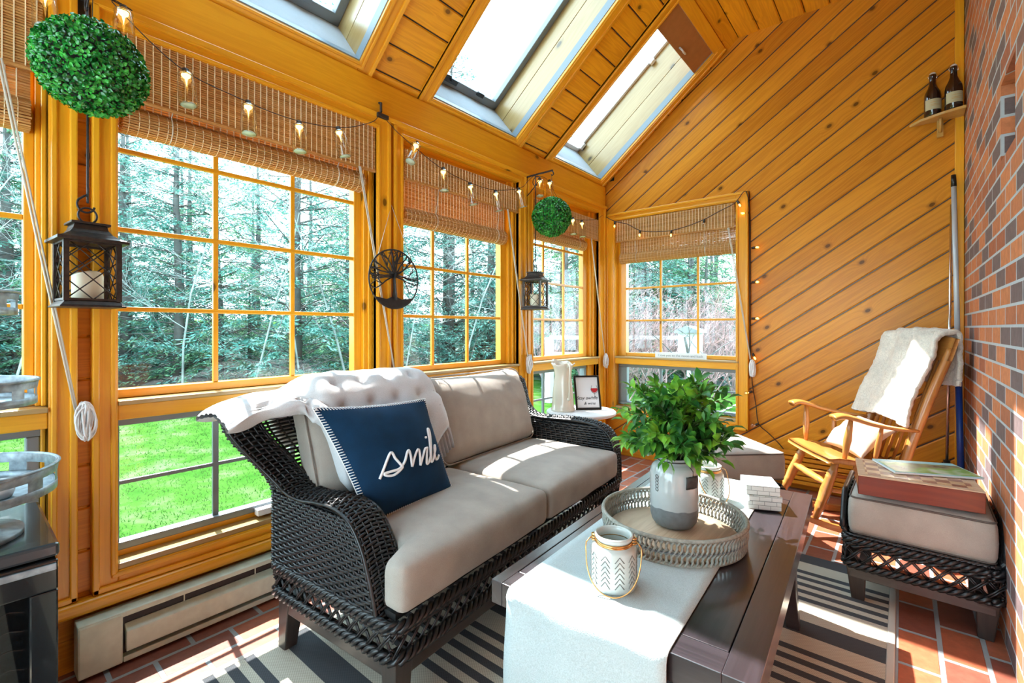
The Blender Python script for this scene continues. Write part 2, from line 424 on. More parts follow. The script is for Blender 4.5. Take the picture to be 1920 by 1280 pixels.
class MB:
    def __init__(s):
        s.v = []; s.f = []; s.uv = []; s.sm = []
    def add(s, vs, fs, uvs=None, smooth=False):
        b = len(s.v)
        s.v.extend([tuple(p) for p in vs])
        for i, f in enumerate(fs):
            s.f.append(tuple(b + k for k in f))
            s.sm.append(smooth)
            if uvs is not None: s.uv.append(uvs[i])
            else:
                p = [Vector(vs[k]) for k in f]
                n = (p[1] - p[0]).cross(p[2] - p[0]) if len(p) > 2 else V(0, 0, 1)
                a = [abs(x) for x in n]
                if a[2] >= a[0] and a[2] >= a[1]: s.uv.append([(q.x, q.y) for q in p])
                elif a[0] >= a[1]: s.uv.append([(q.y, q.z) for q in p])
                else: s.uv.append([(q.x, q.z) for q in p])
        return s
    def tbox(s, mat, lo, hi, g=None, seed=None):
        lo = list(lo); hi = list(hi)
        sz = [hi[i] - lo[i] for i in range(3)]
        if g is None: g = max(range(3), key=lambda i: abs(sz[i]))
        ru, rv = (RNG.uniform(0, 40), RNG.uniform(0, 40)) if seed is None else seed
        vs = []
        for k in (0, 1):
            for j in (0, 1):
                for i in (0, 1):
                    vs.append((hi[0] if i else lo[0], hi[1] if j else lo[1], hi[2] if k else lo[2]))
        fs = [(0, 2, 3, 1), (4, 5, 7, 6), (0, 1, 5, 4), (2, 6, 7, 3), (0, 4, 6, 2), (1, 3, 7, 5)]
        o = [i for i in range(3) if i != g]
        uvs = [[(vs[k][g] + ru, vs[k][o[0]] + vs[k][o[1]] + rv) for k in f] for f in fs]
        if mat is not None: vs = [mat @ Vector(p) for p in vs]
        if mat is not None and mat.determinant() < 0:
            fs = [tuple(reversed(f)) for f in fs]; uvs = [list(reversed(u)) for u in uvs]
        return s.add(vs, fs, uvs)
    def box(s, lo, hi, g=None, seed=None): return s.tbox(None, lo, hi, g, seed)
    def reproject(s):
        m2 = MB(); m2.add(s.v, s.f); s.uv = m2.uv; return s
    def beam(s, p0, p1, w, h, up=(0, 0, 1), taper=1.0):
        p0 = Vector(p0); p1 = Vector(p1)
        d = p1 - p0; L = d.length; d.normalize()
        up = Vector(up)
        x = d.cross(up)
        if x.length < 1e-4: x = d.cross(V(1, 0, 0))
        x.normalize(); y = x.cross(d)
        ru, rv = RNG.uniform(0, 40), RNG.uniform(0, 40)
        vs = []
        for t, k in ((0, 1.0), (L, taper)):
            for a, b in ((-1, -1), (1, -1), (1, 1), (-1, 1)):
                vs.append(p0 + d * t + x * a * w * 0.5 * k + y * b * h * 0.5 * k)
        fs = [(0, 1, 2, 3), (7, 6, 5, 4), (0, 4, 5, 1), (1, 5, 6, 2), (2, 6, 7, 3), (3, 7, 4, 0)]
        uvs = []
        for f in fs:
            uvs.append([(ru + (L if k > 3 else 0), rv + (k % 4) * w * 0.5) for k in f])
        return s.add(vs, fs, uvs)
    def tube(s, pts, r, n=8, cap=True, closed=False, flat=1.0, upref=None):
        pts = [Vector(p) for p in pts]
        N = len(pts)
        rr = r if isinstance(r, (list, tuple)) else [r] * N
        tans = []
        for i in range(N):
            if closed: t = pts[(i + 1) % N] - pts[i - 1]
            else: t = pts[min(i + 1, N - 1)] - pts[max(i - 1, 0)]
            if t.length < 1e-9: t = V(0, 0, 1)
            tans.append(t.normalized())
        ref = Vector(upref) if upref else (V(0, 0, 1) if abs(tans[0].z) < 0.9 else V(1, 0, 0))
        x = tans[0].cross(ref).normalized()
        vs = []; uvl = []; L = 0
        for i in range(N):
            t = tans[i]
            if upref:
                x2 = t.cross(ref)
                if x2.length > 1e-5: x = x2.normalized()
            else:
                x = (x - t * x.dot(t))
                if x.length < 1e-6: x = t.cross(V(0.3, 0.5, 0.8))
                x.normalize()
            y = x.cross(t)
            if i: L += (pts[i] - pts[i - 1]).length
            uvl.append(L)
            for k in range(n):
                a = 2 * pi * k / n
                vs.append(pts[i] + x * cos(a) * rr[i] + y * sin(a) * rr[i] * flat)
        fs = []; uvs = []
        R = rr[0]
        ru = RNG.uniform(0, 30); rv = RNG.uniform(0, 30)
        for i in range(N if closed else N - 1):
            j = (i + 1) % N
            for k in range(n):
                k2 = (k + 1) % n
                fs.append((i * n + k, i * n + k2, j * n + k2, j * n + k))
                a0 = rv + R * 2 * pi * k / n; a1 = rv + R * 2 * pi * (k + 1) / n
                u0 = ru + uvl[i]; u1 = ru + (uvl[j] if j else uvl[i] + 0.01)
                uvs.append([(u0, a0), (u0, a1), (u1, a1), (u1, a0)])
        if cap and not closed:
            fs.append(tuple(range(n))[::-1]); uvs.append([(ru, rv)] * n)
            fs.append(tuple((N - 1) * n + k for k in range(n))); uvs.append([(ru, rv)] * n)
        return s.add(vs, fs, uvs, True)
    def lathe(s, prof, n=24, c=(0, 0, 0), smooth=True, mod=None, ax=None):
        c = Vector(c); vs = []; fs = []
        for r, z in prof:
            for k in range(n):
                a = 2 * pi * k / n
                rr = r if mod is None else mod(r, z, a)
                if isinstance(rr, tuple): rr, z2 = rr
                else: z2 = z
                p = V(rr * cos(a), rr * sin(a), z2)
                if ax is not None: p = ax @ p
                vs.append(c + p)
        for i in range(len(prof) - 1):
            for k in range(n):
                k2 = (k + 1) % n
                fs.append((i * n + k, i * n + k2, (i + 1) * n + k2, (i + 1) * n + k))
        s.add(vs, fs, None, smooth)
        b = len(vs)
        for i, rev in ((0, True), (len(prof) - 1, False)):
            if prof[i][0] > 1e-5 and mod is None and (i == 0 and prof[0][1] <= prof[1][1] + 1e9):
                pass
        return s
    def disc(s, r, z, n=24, c=(0, 0, 0), up=True):
        c = Vector(c)
        vs = [c + V(r * cos(2 * pi * k / n), r * sin(2 * pi * k / n), z) for k in range(n)]
        f = tuple(range(n)) if up else tuple(range(n))[::-1]
        return s.add(vs, [f])
    def surf(s, fn, nu, nv, cu=False, cv=False, smooth=True, flip=False, uvs=True):
        P = [[Vector(fn(i / nu, j / nv)) for j in range(nv + (0 if cv else 1))] for i in range(nu + (0 if cu else 1))]
        a, b = len(P), len(P[0])
        vs = [p for row in P for p in row]
        fs = []
        for i in range(nu):
            for j in range(nv):
                i2 = (i + 1) % a; j2 = (j + 1) % b
                q = (i * b + j, i2 * b + j, i2 * b + j2, i * b + j2)
                fs.append(q[::-1] if flip else q)
        return s.add(vs, fs, None, smooth)
    def prism(s, poly, O, U, W, N, t):
        O = Vector(O); U = Vector(U); W = Vector(W); N = Vector(N)
        n = len(poly)
        lo = [O + U * a + W * b for a, b in poly]; hi = [p + N * t for p in lo]
        fs = [tuple(range(n))[::-1], tuple(range(n, 2 * n))]
        for k in range(n):
            k2 = (k + 1) % n
            fs.append((k, k2, n + k2, n + k))
        return s.add(lo + hi, fs)
    def build(s, name, mat, parent=None, bevel=0.0, world=False, solid=0.0, sub=0, seg=2, off=0.0):
        vs = s.v
        if world and parent is not None:
            inv = root_mat(parent).inverted()
            vs = [tuple(inv @ Vector(p)) for p in vs]
        me = bpy.data.meshes.new(name)
        me.from_pydata(vs, [], s.f)
        uvl = me.uv_layers.new(name='UVMap')
        flat = []
        for u in s.uv:
            for a, b in u: flat.extend((a, b))
        uvl.data.foreach_set('uv', flat)
        me.polygons.foreach_set('use_smooth', s.sm)
        if isinstance(mat, str): mat = M[mat]
        if mat: me.materials.append(mat)
        me.update()
        o = bpy.data.objects.new(name, me)
        C.objects.link(o)
        if parent: o.parent = parent
        if solid:
            md = o.modifiers.new('solid', 'SOLIDIFY'); md.thickness = solid; md.offset = off
        if sub:
            md = o.modifiers.new('sub', 'SUBSURF'); md.levels = sub; md.render_levels = sub
        if bevel:
            md = o.modifiers.new('bevel', 'BEVEL'); md.width = bevel; md.segments = seg
            md.limit_method = 'ANGLE'; md.angle_limit = radians(40)
        return o

def root_mat(o):
    m = Matrix.Identity(4)
    while o is not None:
        m = Matrix.LocRotScale(o.location, o.rotation_euler, o.scale) @ m
        o = o.parent
    return m

def thing(name, label, cat, loc=(0, 0, 0), rotz=0.0, group=None, tilt=0.0):
    o = bpy.data.objects.new(name, None)
    C.objects.link(o)
    o.empty_display_size = 0.05
    o.location = loc
    o.rotation_euler = (tilt, 0, rotz)
    o['label'] = label; o['category'] = cat
    if group: o['group'] = group
    return o
def tag(o, label, cat, group=None, kind=None):
    o['label'] = label; o['category'] = cat
    if group: o['group'] = group
    if kind: o['kind'] = kind
    return o
def struct(name, label=None):
    o = bpy.data.objects.new(name, None); C.objects.link(o); o.empty_display_size = 0.05
    o['kind'] = 'structure'
    if label: o['label'] = label
    return o
def st(o, label=None):
    o['kind'] = 'structure'
    if label: o['label'] = label
    return o
def dup(root, loc=None, rotz=None, scale=None, label=None, group=None):
    r = root.copy(); C.objects.link(r)
    if loc is not None: r.location = loc
    if rotz is not None: r.rotation_euler = (root.rotation_euler[0], 0, rotz)
    if scale is not None: r.scale = scale
    if label: r['label'] = label
    if group: r['group'] = group
    def rec(a, b):
        for ch in list(a.children):
            c = ch.copy(); C.objects.link(c); c.parent = b
            rec(ch, c)
    rec(root, r)
    return r

def clip(poly, region):
    """Sutherland-Hodgman, region convex and counter-clockwise"""
    out = poly
    n = len(region)
    for i in range(n):
        a = region[i]; b = region[(i + 1) % n]
        ex, ey = b[0] - a[0], b[1] - a[1]
        def side(p): return ex * (p[1] - a[1]) - ey * (p[0] - a[0])
        src, out = out, []
        for k in range(len(src)):
            p, q = src[k], src[(k + 1) % len(src)]
            sp, sq = side(p), side(q)
            if sp >= 0: out.append(p)
            if (sp >= 0) != (sq >= 0):
                t = sp / (sp - sq)
                out.append((p[0] + t * (q[0] - p[0]), p[1] + t * (q[1] - p[1])))
        if len(out) < 3: return []
    return out

def planks(mb, regions, ang, width, O, U, W, N, gap=0.003, cham=0.006, depth=0.005, off=0.0, flip=False):
    """boards at angle ang in the (U,W) plane, V-grooved, clipped to the convex regions; N points into the room"""
    O = Vector(O); U = Vector(U); W = Vector(W); N = Vector(N)
    ca, sa = cos(ang), sin(ang)
    allp = [p for r in regions for p in r]
    vmin = min(-p[0] * sa + p[1] * ca for p in allp); vmax = max(-p[0] * sa + p[1] * ca for p in allp)
    i0 = int(math.floor((vmin - off) / width)); i1 = int(math.ceil((vmax - off) / width))
    for i in range(i0, i1 + 1):
        v0 = off + i * width
        h = ((i * 7919) % 97) / 97.0
        ru, rv = h * 37.0, i * 1.73 + h * 5
        strips = [(v0, v0 + gap, -depth, -depth), (v0 + gap, v0 + gap + cham, -depth, 0), (v0 + gap + cham, v0 + width - cham, 0, 0), (v0 + width - cham, v0 + width, 0, -depth)]
        for a, b, ha, hb in strips:
            q = [(-50 * ca - a * sa, -50 * sa + a * ca), (50 * ca - a * sa, 50 * sa + a * ca), (50 * ca - b * sa, 50 * sa + b * ca), (-50 * ca - b * sa, -50 * sa + b * ca)]
            for r in regions:
                c = clip(q, r)
                if not c: continue
                vs = []; uv = []
                for x, y in c:
                    uu = x * ca + y * sa; vv = -x * sa + y * ca
                    hh = ha + (hb - ha) * (vv - a) / (b - a)
                    vs.append(O + U * x + W * y + N * hh)
                    uv.append((uu + ru, vv - v0 + rv))
                f = tuple(range(len(vs)))
                nn = (vs[1] - vs[0]).cross(vs[2] - vs[1])
                if nn.dot(N) < 0: f = f[::-1]; uv = uv[::-1]
                mb.add(vs, [f], [uv])

def rect(x0, x1, y0, y1): return [(x0, y0), (x1, y0), (x1, y1), (x0, y1)]

def text_mesh(txt, size, M4, name, mat, parent, extrude=0.0006, shear=0.0, align='CENTER', bold=0.0):
    cu = bpy.data.curves.new('txt', 'FONT')
    cu.body = txt; cu.size = size; cu.extrude = extrude; cu.shear = shear; cu.align_x = align; cu.align_y = 'CENTER'; cu.offset = bold
    cu.resolution_u = 3
    ob = bpy.data.objects.new('txt', cu); C.objects.link(ob)
    dg = bpy.context.evaluated_depsgraph_get()
    me = bpy.data.meshes.new_from_object(ob.evaluated_get(dg))
    bpy.data.objects.remove(ob); bpy.data.curves.remove(cu)
    me.name = name
    me.transform(M4)
    me.materials.clear(); me.materials.append(M[mat])
    o = bpy.data.objects.new(name, me); C.objects.link(o); o.parent = parent
    return o

# ------------------------------------------------------------------ floor
mb = MB(); mb.box((-0.16, -1.6, -0.06), (2.75, 4.25, 0.0))
# floor bricks run along Y
mb.uv = [[(v[1] + 0.02, v[0] - 0.005) for v in [mb.v[k] for k in f]] for f in mb.f]
st(mb.build('floor', 'brick_floor'))

# ------------------------------------------------------------------ left wall
wall = struct('wall_left')
mb = MB()
for a, b in ((0.209, 0.33), (1.485, 1.60), (2.72, 2.83), (3.92, 4.25)): mb.box((-0.16, a, 0.30), (-0.036, b, 2.30))
mb.box((-0.16, -1.6, -0.06), (-0.036, 4.25, 0.30)); mb.box((-0.16, -1.6, 2.30), (-0.036, 4.25, 2.585))
mb.box((-0.16, -1.6, 0.30), (-0.036, -0.95, 2.30))
mb.build('wall_core', 'pine_wall', wall)
mb = MB()
planks(mb, [rect(0.27, 0.33, 0.22, 2.31), rect(-1.6, 4.1, 0.0, 0.24), rect(1.57, 1.60, 0.22, 2.31)], 0, 0.152, (-0.03, 0, 0), (0, 1, 0), (0, 0, 1), (1, 0, 0), off=0.106)
mb.build('boards', 'pine_wall', wall)

def mw_left(): return Matrix(((0, -1, 0, 0), (1, 0, 0, 0), (0, 0, 1, 0), (0, 0, 0, 1)))
def mw_far(): return Matrix(((1, 0, 0, 0), (0, 1, 0, 4.06), (0, 0, 1, 0), (0, 0, 0, 1)))

def window(n, Mw, ci0, ci1, co0, co1, oa0, oa1, g0, g1, munts, zrows, zh, label, lower=(0.39, 0.83), zb=0.315, dg=0.10, crank=None, munts2=None):
    root = struct('window_%d' % n, label)
    # casing: board plus two raised beads each side, head and foot
    m = MB()
    def vert(x0, x1, inner_hi):
        wdt = x1 - x0
        m.tbox(Mw, (x0, 0.0, zb - 0.06), (x1, 0.034, zh + 0.07))
        bi = (x1 - 0.022, x1 - 0.006) if inner_hi else (x0 + 0.006, x0 + 0.022)
        bo = (x0, x0 + 0.02) if inner_hi else (x1 - 0.02, x1)
        m.tbox(Mw, (bi[0], -0.008, zb - 0.01), (bi[1], 0.004, zh + 0.01))
        m.tbox(Mw, (bo[0], -0.014, zb - 0.06), (bo[1], 0.004, zh + 0.07))
    vert(co0, ci0, True); vert(ci1, co1, False)
    for z0, z1, out in ((zh, zh + 0.07, 1), (zb - 0.06, zb, -1)):
        m.tbox(Mw, (ci0, 0.0, z0), (ci1, 0.034, z1))
        zi = (z0 + 0.006, z0 + 0.022) if out > 0 else (z1 - 0.022, z1 - 0.006)
        zo = (z1 - 0.02, z1) if out > 0 else (z0, z0 + 0.02)
        m.tbox(Mw, (ci0 - 0.02, -0.008, zi[0]), (ci1 + 0.02, 0.004, zi[1]))
        m.tbox(Mw, (co0, -0.014, zo[0]), (co1, 0.004, zo[1]))
    m.build('casing', 'pine_trim', root, bevel=0.004)
    # jamb liner
    m = MB()
    m.tbox(Mw, (oa0 - 0.02, 0.035, zb), (oa0, 0.16, zh)); m.tbox(Mw, (oa1, 0.001, zb), (oa1 + 0.015, 0.16, zh))
    m.tbox(Mw, (oa0, 0.035, zh), (oa1, 0.16, zh + 0.02)); m.tbox(Mw, (oa0, 0.035, zb - 0.02), (oa1, 0.16, zb))
    m.build('jamb', 'pine_trim', root)
    # upper sash
    zs0, zs1 = 0.968, zh - 0.06
    m = MB()
    m.tbox(Mw, (oa0, dg - 0.03, 0.935), (g0, dg + 0.03, zh)); m.tbox(Mw, (g1, dg - 0.02, 0.935), (g1 + (oa1 - g1) * 0.5, dg + 0.03, zh))
    m.tbox(Mw, (g1 + (oa1 - g1) * 0.5, dg - 0.045, 0.935), (g1 + (oa1 - g1) * 0.75, dg + 0.03, zh))
    m.tbox(Mw, (g1 + (oa1 - g1) * 0.75, dg - 0.06, 0.935), (oa1, dg + 0.03, zh))
    m.tbox(Mw, (g0, dg - 0.025, 0.935), (g1, dg + 0.03, zs0)); m.tbox(Mw, (g0, dg - 0.025, zs1), (g1, dg + 0.03, zh))
    m.build('sash', 'pine_trim', root, bevel=0.003)
    m = MB()
    for a in munts: m.tbox(Mw, (a - 0.010, dg - 0.012, zs0), (a + 0.010, dg + 0.006, zs1))
    for z in zrows:
        m.tbox(Mw, (g0, dg - 0.0125, z - 0.009), (g1, dg + 0.0055, z + 0.009))
    m.build('muntins', 'pine_trim', root, bevel=0.003)
    m = MB(); m.tbox(Mw, (g0 - 0.005, dg + 0.006, zs0 - 0.005), (g1 + 0.005, dg + 0.010, zs1 + 0.005)); m.build('upper_pane', 'pane', root)
    # middle rail with its sill
    m = MB()
    m.tbox(Mw, (ci0, 0.004, 0.862), (oa1, dg + 0.03, 0.918))
    m.build('middle_rail', 'pine_trim', root, bevel=0.004)
    m = MB(); m.tbox(Mw, (ci0, -0.008, 0.917), (oa1, dg + 0.03, 0.934)); m.build('sill', 'pine_shaft', root, bevel=0.003)  # less orange than the trim: sun glare put into the sill colour
    # lower awning sash in grey metal
    l0, l1 = lower
    m = MB(); f = 0.030
    m.tbox(Mw, (oa0, dg - 0.03, l1), (oa1, dg + 0.02, l1 + f)); m.tbox(Mw, (oa0, dg - 0.03, l0 - f), (oa1, dg + 0.02, l0))
    m.tbox(Mw, (oa0, dg - 0.03, l0), (g0 + 0.008, dg + 0.02, l1)); m.tbox(Mw, (g1 + 0.005, dg - 0.03, l0), (g1 + 0.04, dg + 0.02, l1))
    m.build('awning_frame', 'grey_metal', root, bevel=0.004)
    m = MB(); m.tbox(Mw, (g1 + 0.04, dg - 0.045, l0 - f), (oa1, dg + 0.03, l1 + f))
    m.tbox(Mw, (oa0, dg - 0.02, zb + 0.02), (oa1, dg + 0.03, l0 - f)); m.build('lower_rail', 'pine_trim', root, bevel=0.003)
    m = MB(); m.tbox(Mw, (ci0, 0.004, zb), (oa1, dg - 0.01, zb + 0.022)); m.build('lower_sill', 'pine_shaft', root, bevel=0.003)  # same whiter wood, the sunlit look of the board put into its colour
    m = MB()
    for a in (munts2 or munts): m.tbox(Mw, (a - 0.011, dg - 0.01, l0), (a + 0.011, dg + 0.004, l1))
    m.tbox(Mw, (g0, dg - 0.0095, (l0 + l1) / 2 - 0.007), (g1, dg + 0.0035, (l0 + l1) / 2 + 0.007))
    m.build('awning_muntins', 'grey_metal', root)
    m = MB(); m.tbox(Mw, (g0, dg + 0.005, l0 - 0.004), (g1 + 0.005, dg + 0.009, l1 + 0.004)); m.build('lower_pane', 'pane', root)
    if crank:
        m = MB()
        m.tbox(Mw, (crank - 0.045, dg - 0.075, 0.352), (crank + 0.045, dg - 0.035, 0.380))
        m.tube([Mw @ V(crank + 0.03, dg - 0.06, 0.378), Mw @ V(crank + 0.045, dg - 0.085, 0.40), Mw @ V(crank + 0.10, dg - 0.10, 0.405)], 0.007)
        m.tube([Mw @ V(crank + 0.10, dg - 0.10, 0.40), Mw @ V(crank + 0.10, dg - 0.10, 0.425)], 0.010)
        m.build('crank_handle', 'white_metal', root, bevel=0.003)
    return root

ML = mw_left(); MF = mw_far()
ZR = (1.273, 1.577, 1.880, 2.183)
window(1, ML, -0.89, 0.209, -0.96, 0.281, -0.95, 0.209, -0.93, 0.156, (-0.567, -0.205), ZR, 2.29, None)
window(2, ML, 0.392, 1.485, 0.319, 1.573, 0.33, 1.485, 0.400, 1.398, (0.737, 1.071), ZR, 2.29, None, crank=0.93)
window(3, ML, 1.667, 2.72, 1.595, 2.800, 1.60, 2.72, 1.640, 2.603, (1.962, 2.271), ZR, 2.29, None)
window(4, ML, 2.896, 3.92, 2.815, 4.03, 2.83, 3.92, 2.842, 3.768, (3.155, 3.462), ZR, 2.29, None)
window(5, MF, 0.093, 1.165, 0.003, 1.260, 0.093, 1.19, 0.173, 1.160, (0.506, 0.839), ZR, 2.222, None, zb=0.44, lower=(0.50, 0.83))

# header fascia, bullnose rail, corner trims
m = MB(); m.box((-0.036, -1.6, 2.36), (-0.006, 4.06, 2.56)); m.box((-0.03, -1.6, 2.345), (0.016, 4.06, 2.372))
st(m.build('trim_1', 'pine_trim', bevel=0.004))
m = MB(); m.box((-0.03, -1.6, 0.205), (0.030, 4.06, 0.253))
st(m.build('trim_2', 'pine_trim', bevel=0.016, seg=4))
m = MB(); m.box((2.455, 4.055, 0), (2.498, 4.089, 3.55)); st(m.build('trim_3', 'pine_trim', bevel=0.004))
m = MB(); m.box((-0.02, 4.03, 0.25), (0.002, 4.06, 2.35)); st(m.build('trim_4', 'pine_trim'))
m = MB(); m.box((0.0, 4.068, 0.0), (2.46, 4.088, 0.085)); m.box((0.0, 4.070, 0.085), (1.3, 4.086, 0.10)); st(m.build('baseboard_far', 'pine_wall', bevel=0.004))

# ------------------------------------------------------------------ far wall
wf = struct('wall_far')
m = MB()
YB = 4.096
for x0, x1, z0, z1 in ((-0.16, 0.07, -0.06, 2.62), (0.07, 1.205, -0.06, 0.43), (1.205, 2.75, -0.06, 3.62)): m.box((x0, YB, z0), (x1, 4.25, z1))
m.prism([(0.07, 2.24), (1.205, 2.24), (1.205, 3.62), (0.07, 2.72)], (0, YB, 0), (1, 0, 0), (0, 0, 1), (0, 1, 0), 0.154)
m.build('wall_core', 'leg_brown', wf)
m = MB()
A35 = radians(34.8)
planks(m, [rect(-0.05, 0.07, 0, 2.62), rect(0.07, 1.205, 0, 0.43), [(0.07, 2.24), (1.205, 2.24), (1.205, 3.56), (1.175, 3.56), (0.07, 2.68)], rect(1.205, 2.52, 0, 3.56)],
       A35, 0.1375, (0, 4.09, 0), (1, 0, 0), (0, 0, 1), (0, -1, 0), off=0.002, gap=0.003, cham=0.009, depth=0.008)
m.build('boards', 'pine_wall', wf)

# ------------------------------------------------------------------ rear wall behind the camera, with unseen glass doors added for sky fill
wb = struct('wall_rear')
m = MB()
for x0, x1, z0, z1 in ((-0.16, 0.15, -0.06, 2.62), (2.35, 2.75, -0.06, 3.62)): m.box((x0, -1.75, z0), (x1, -1.60, z1))
m.prism([(0.15, 2.40), (2.35, 2.40), (2.35, 3.62), (1.2, 3.62), (0.15, 2.75)], (0, -1.75, 0), (1, 0, 0), (0, 0, 1), (0, 1, 0), 0.15)
m.build('wall_core', 'pine_wall', wb)
m = MB()
for x in (0.15, 0.85, 1.57, 2.28): m.box((x, -1.70, 0.0), (x + 0.07, -1.62, 2.40))
for z in (0.0, 2.33): m.box((0.22, -1.70, z), (2.28, -1.62, z + 0.07))
m.build('added_door_frame', 'white_paint', wb)
m = MB(); m.box((0.2, -1.66, 0.05), (2.3, -1.656, 2.36)); m.build('pane', 'pane', wb)

# ------------------------------------------------------------------ brick wall with a narrow vent slot
wr = struct('wall_right')
m = MB()
X0, X1 = 2.50, 2.75
ys, ye = -1.75, 4.09
for y0, y1, z0, z1 in ((ys, 2.36, -0.06, 3.6), (2.67, ye, -0.06, 3.6), (2.36, 2.67, -0.06, 1.86), (2.36, 2.67, 2.16, 3.6)):
    m.box((X0, y0, z0), (X1, y1, z1))
m.box((2.66, 2.36, 1.86), (2.75, 2.67, 2.16))
m.uv = [[((p[1] + p[0]) * 1.0, p[2]) for p in [m.v[k] for k in f]] for f in m.f]
m.build('brickwork', 'brick', wr)

# ------------------------------------------------------------------ ceiling
SN = 1 / sqrt(1 + 0.64)
WS = V(SN, 0, 0.8 * SN); NS = V(0.8 * SN, 0, -SN)
OS = V(0, 0, 2.61)
def slope(x): return x / SN
ce = struct('ceiling')
W0, WT, WTOP = slope(-0.065), slope(1.02), slope(1.178)
SKY = ((0.58, 1.38), (1.876, 2.68), (3.17, 3.95), (-0.716, 0.084))  # last skylight is unseen behind the camera, added for bounce light
full = [(-1.6, -0.716), (0.084, 0.58), (1.38, 1.876), (2.68, 3.17), (3.95, 4.10)]
regs = [rect(a, b, W0, WTOP) for a, b in full] + [rect(a, b, W0, 0.0) for a, b in SKY] + [rect(a, b, WT, WTOP) for a, b in SKY]
m = MB()
planks(m, regs, 0, 0.155, OS, (0, 1, 0), WS, NS, off=-0.006, gap=0.004, cham=0.007, depth=0.010)
planks(m, [rect(-1.6, 4.10, 1.17, 2.75)], 0, 0.155, (0, 0, 3.55), (0, 1, 0), (1, 0, 0), (0, 0, -1), off=1.175, gap=0.004, cham=0.007, depth=0.010)
m.build('boards', 'pine_ceiling', ce)
MS = Matrix(((0, SN, -0.8 * SN, 0), (1, 0, 0, 0), (0, 0.8 * SN, SN, 2.61), (0, 0, 0, 1)))
m = MB()
for r in regs:
    m.tbox(MS, (r[0][0], r[0][1], 0.008), (r[2][0], r[2][1], 0.05))
m.box((1.15, -1.6, 3.56), (2.75, 4.25, 3.62))
m.tbox(MS, (4.09, W0, 0.0), (4.25, WTOP, 0.05))
m.build('roof_deck', 'wicker_core', ce)

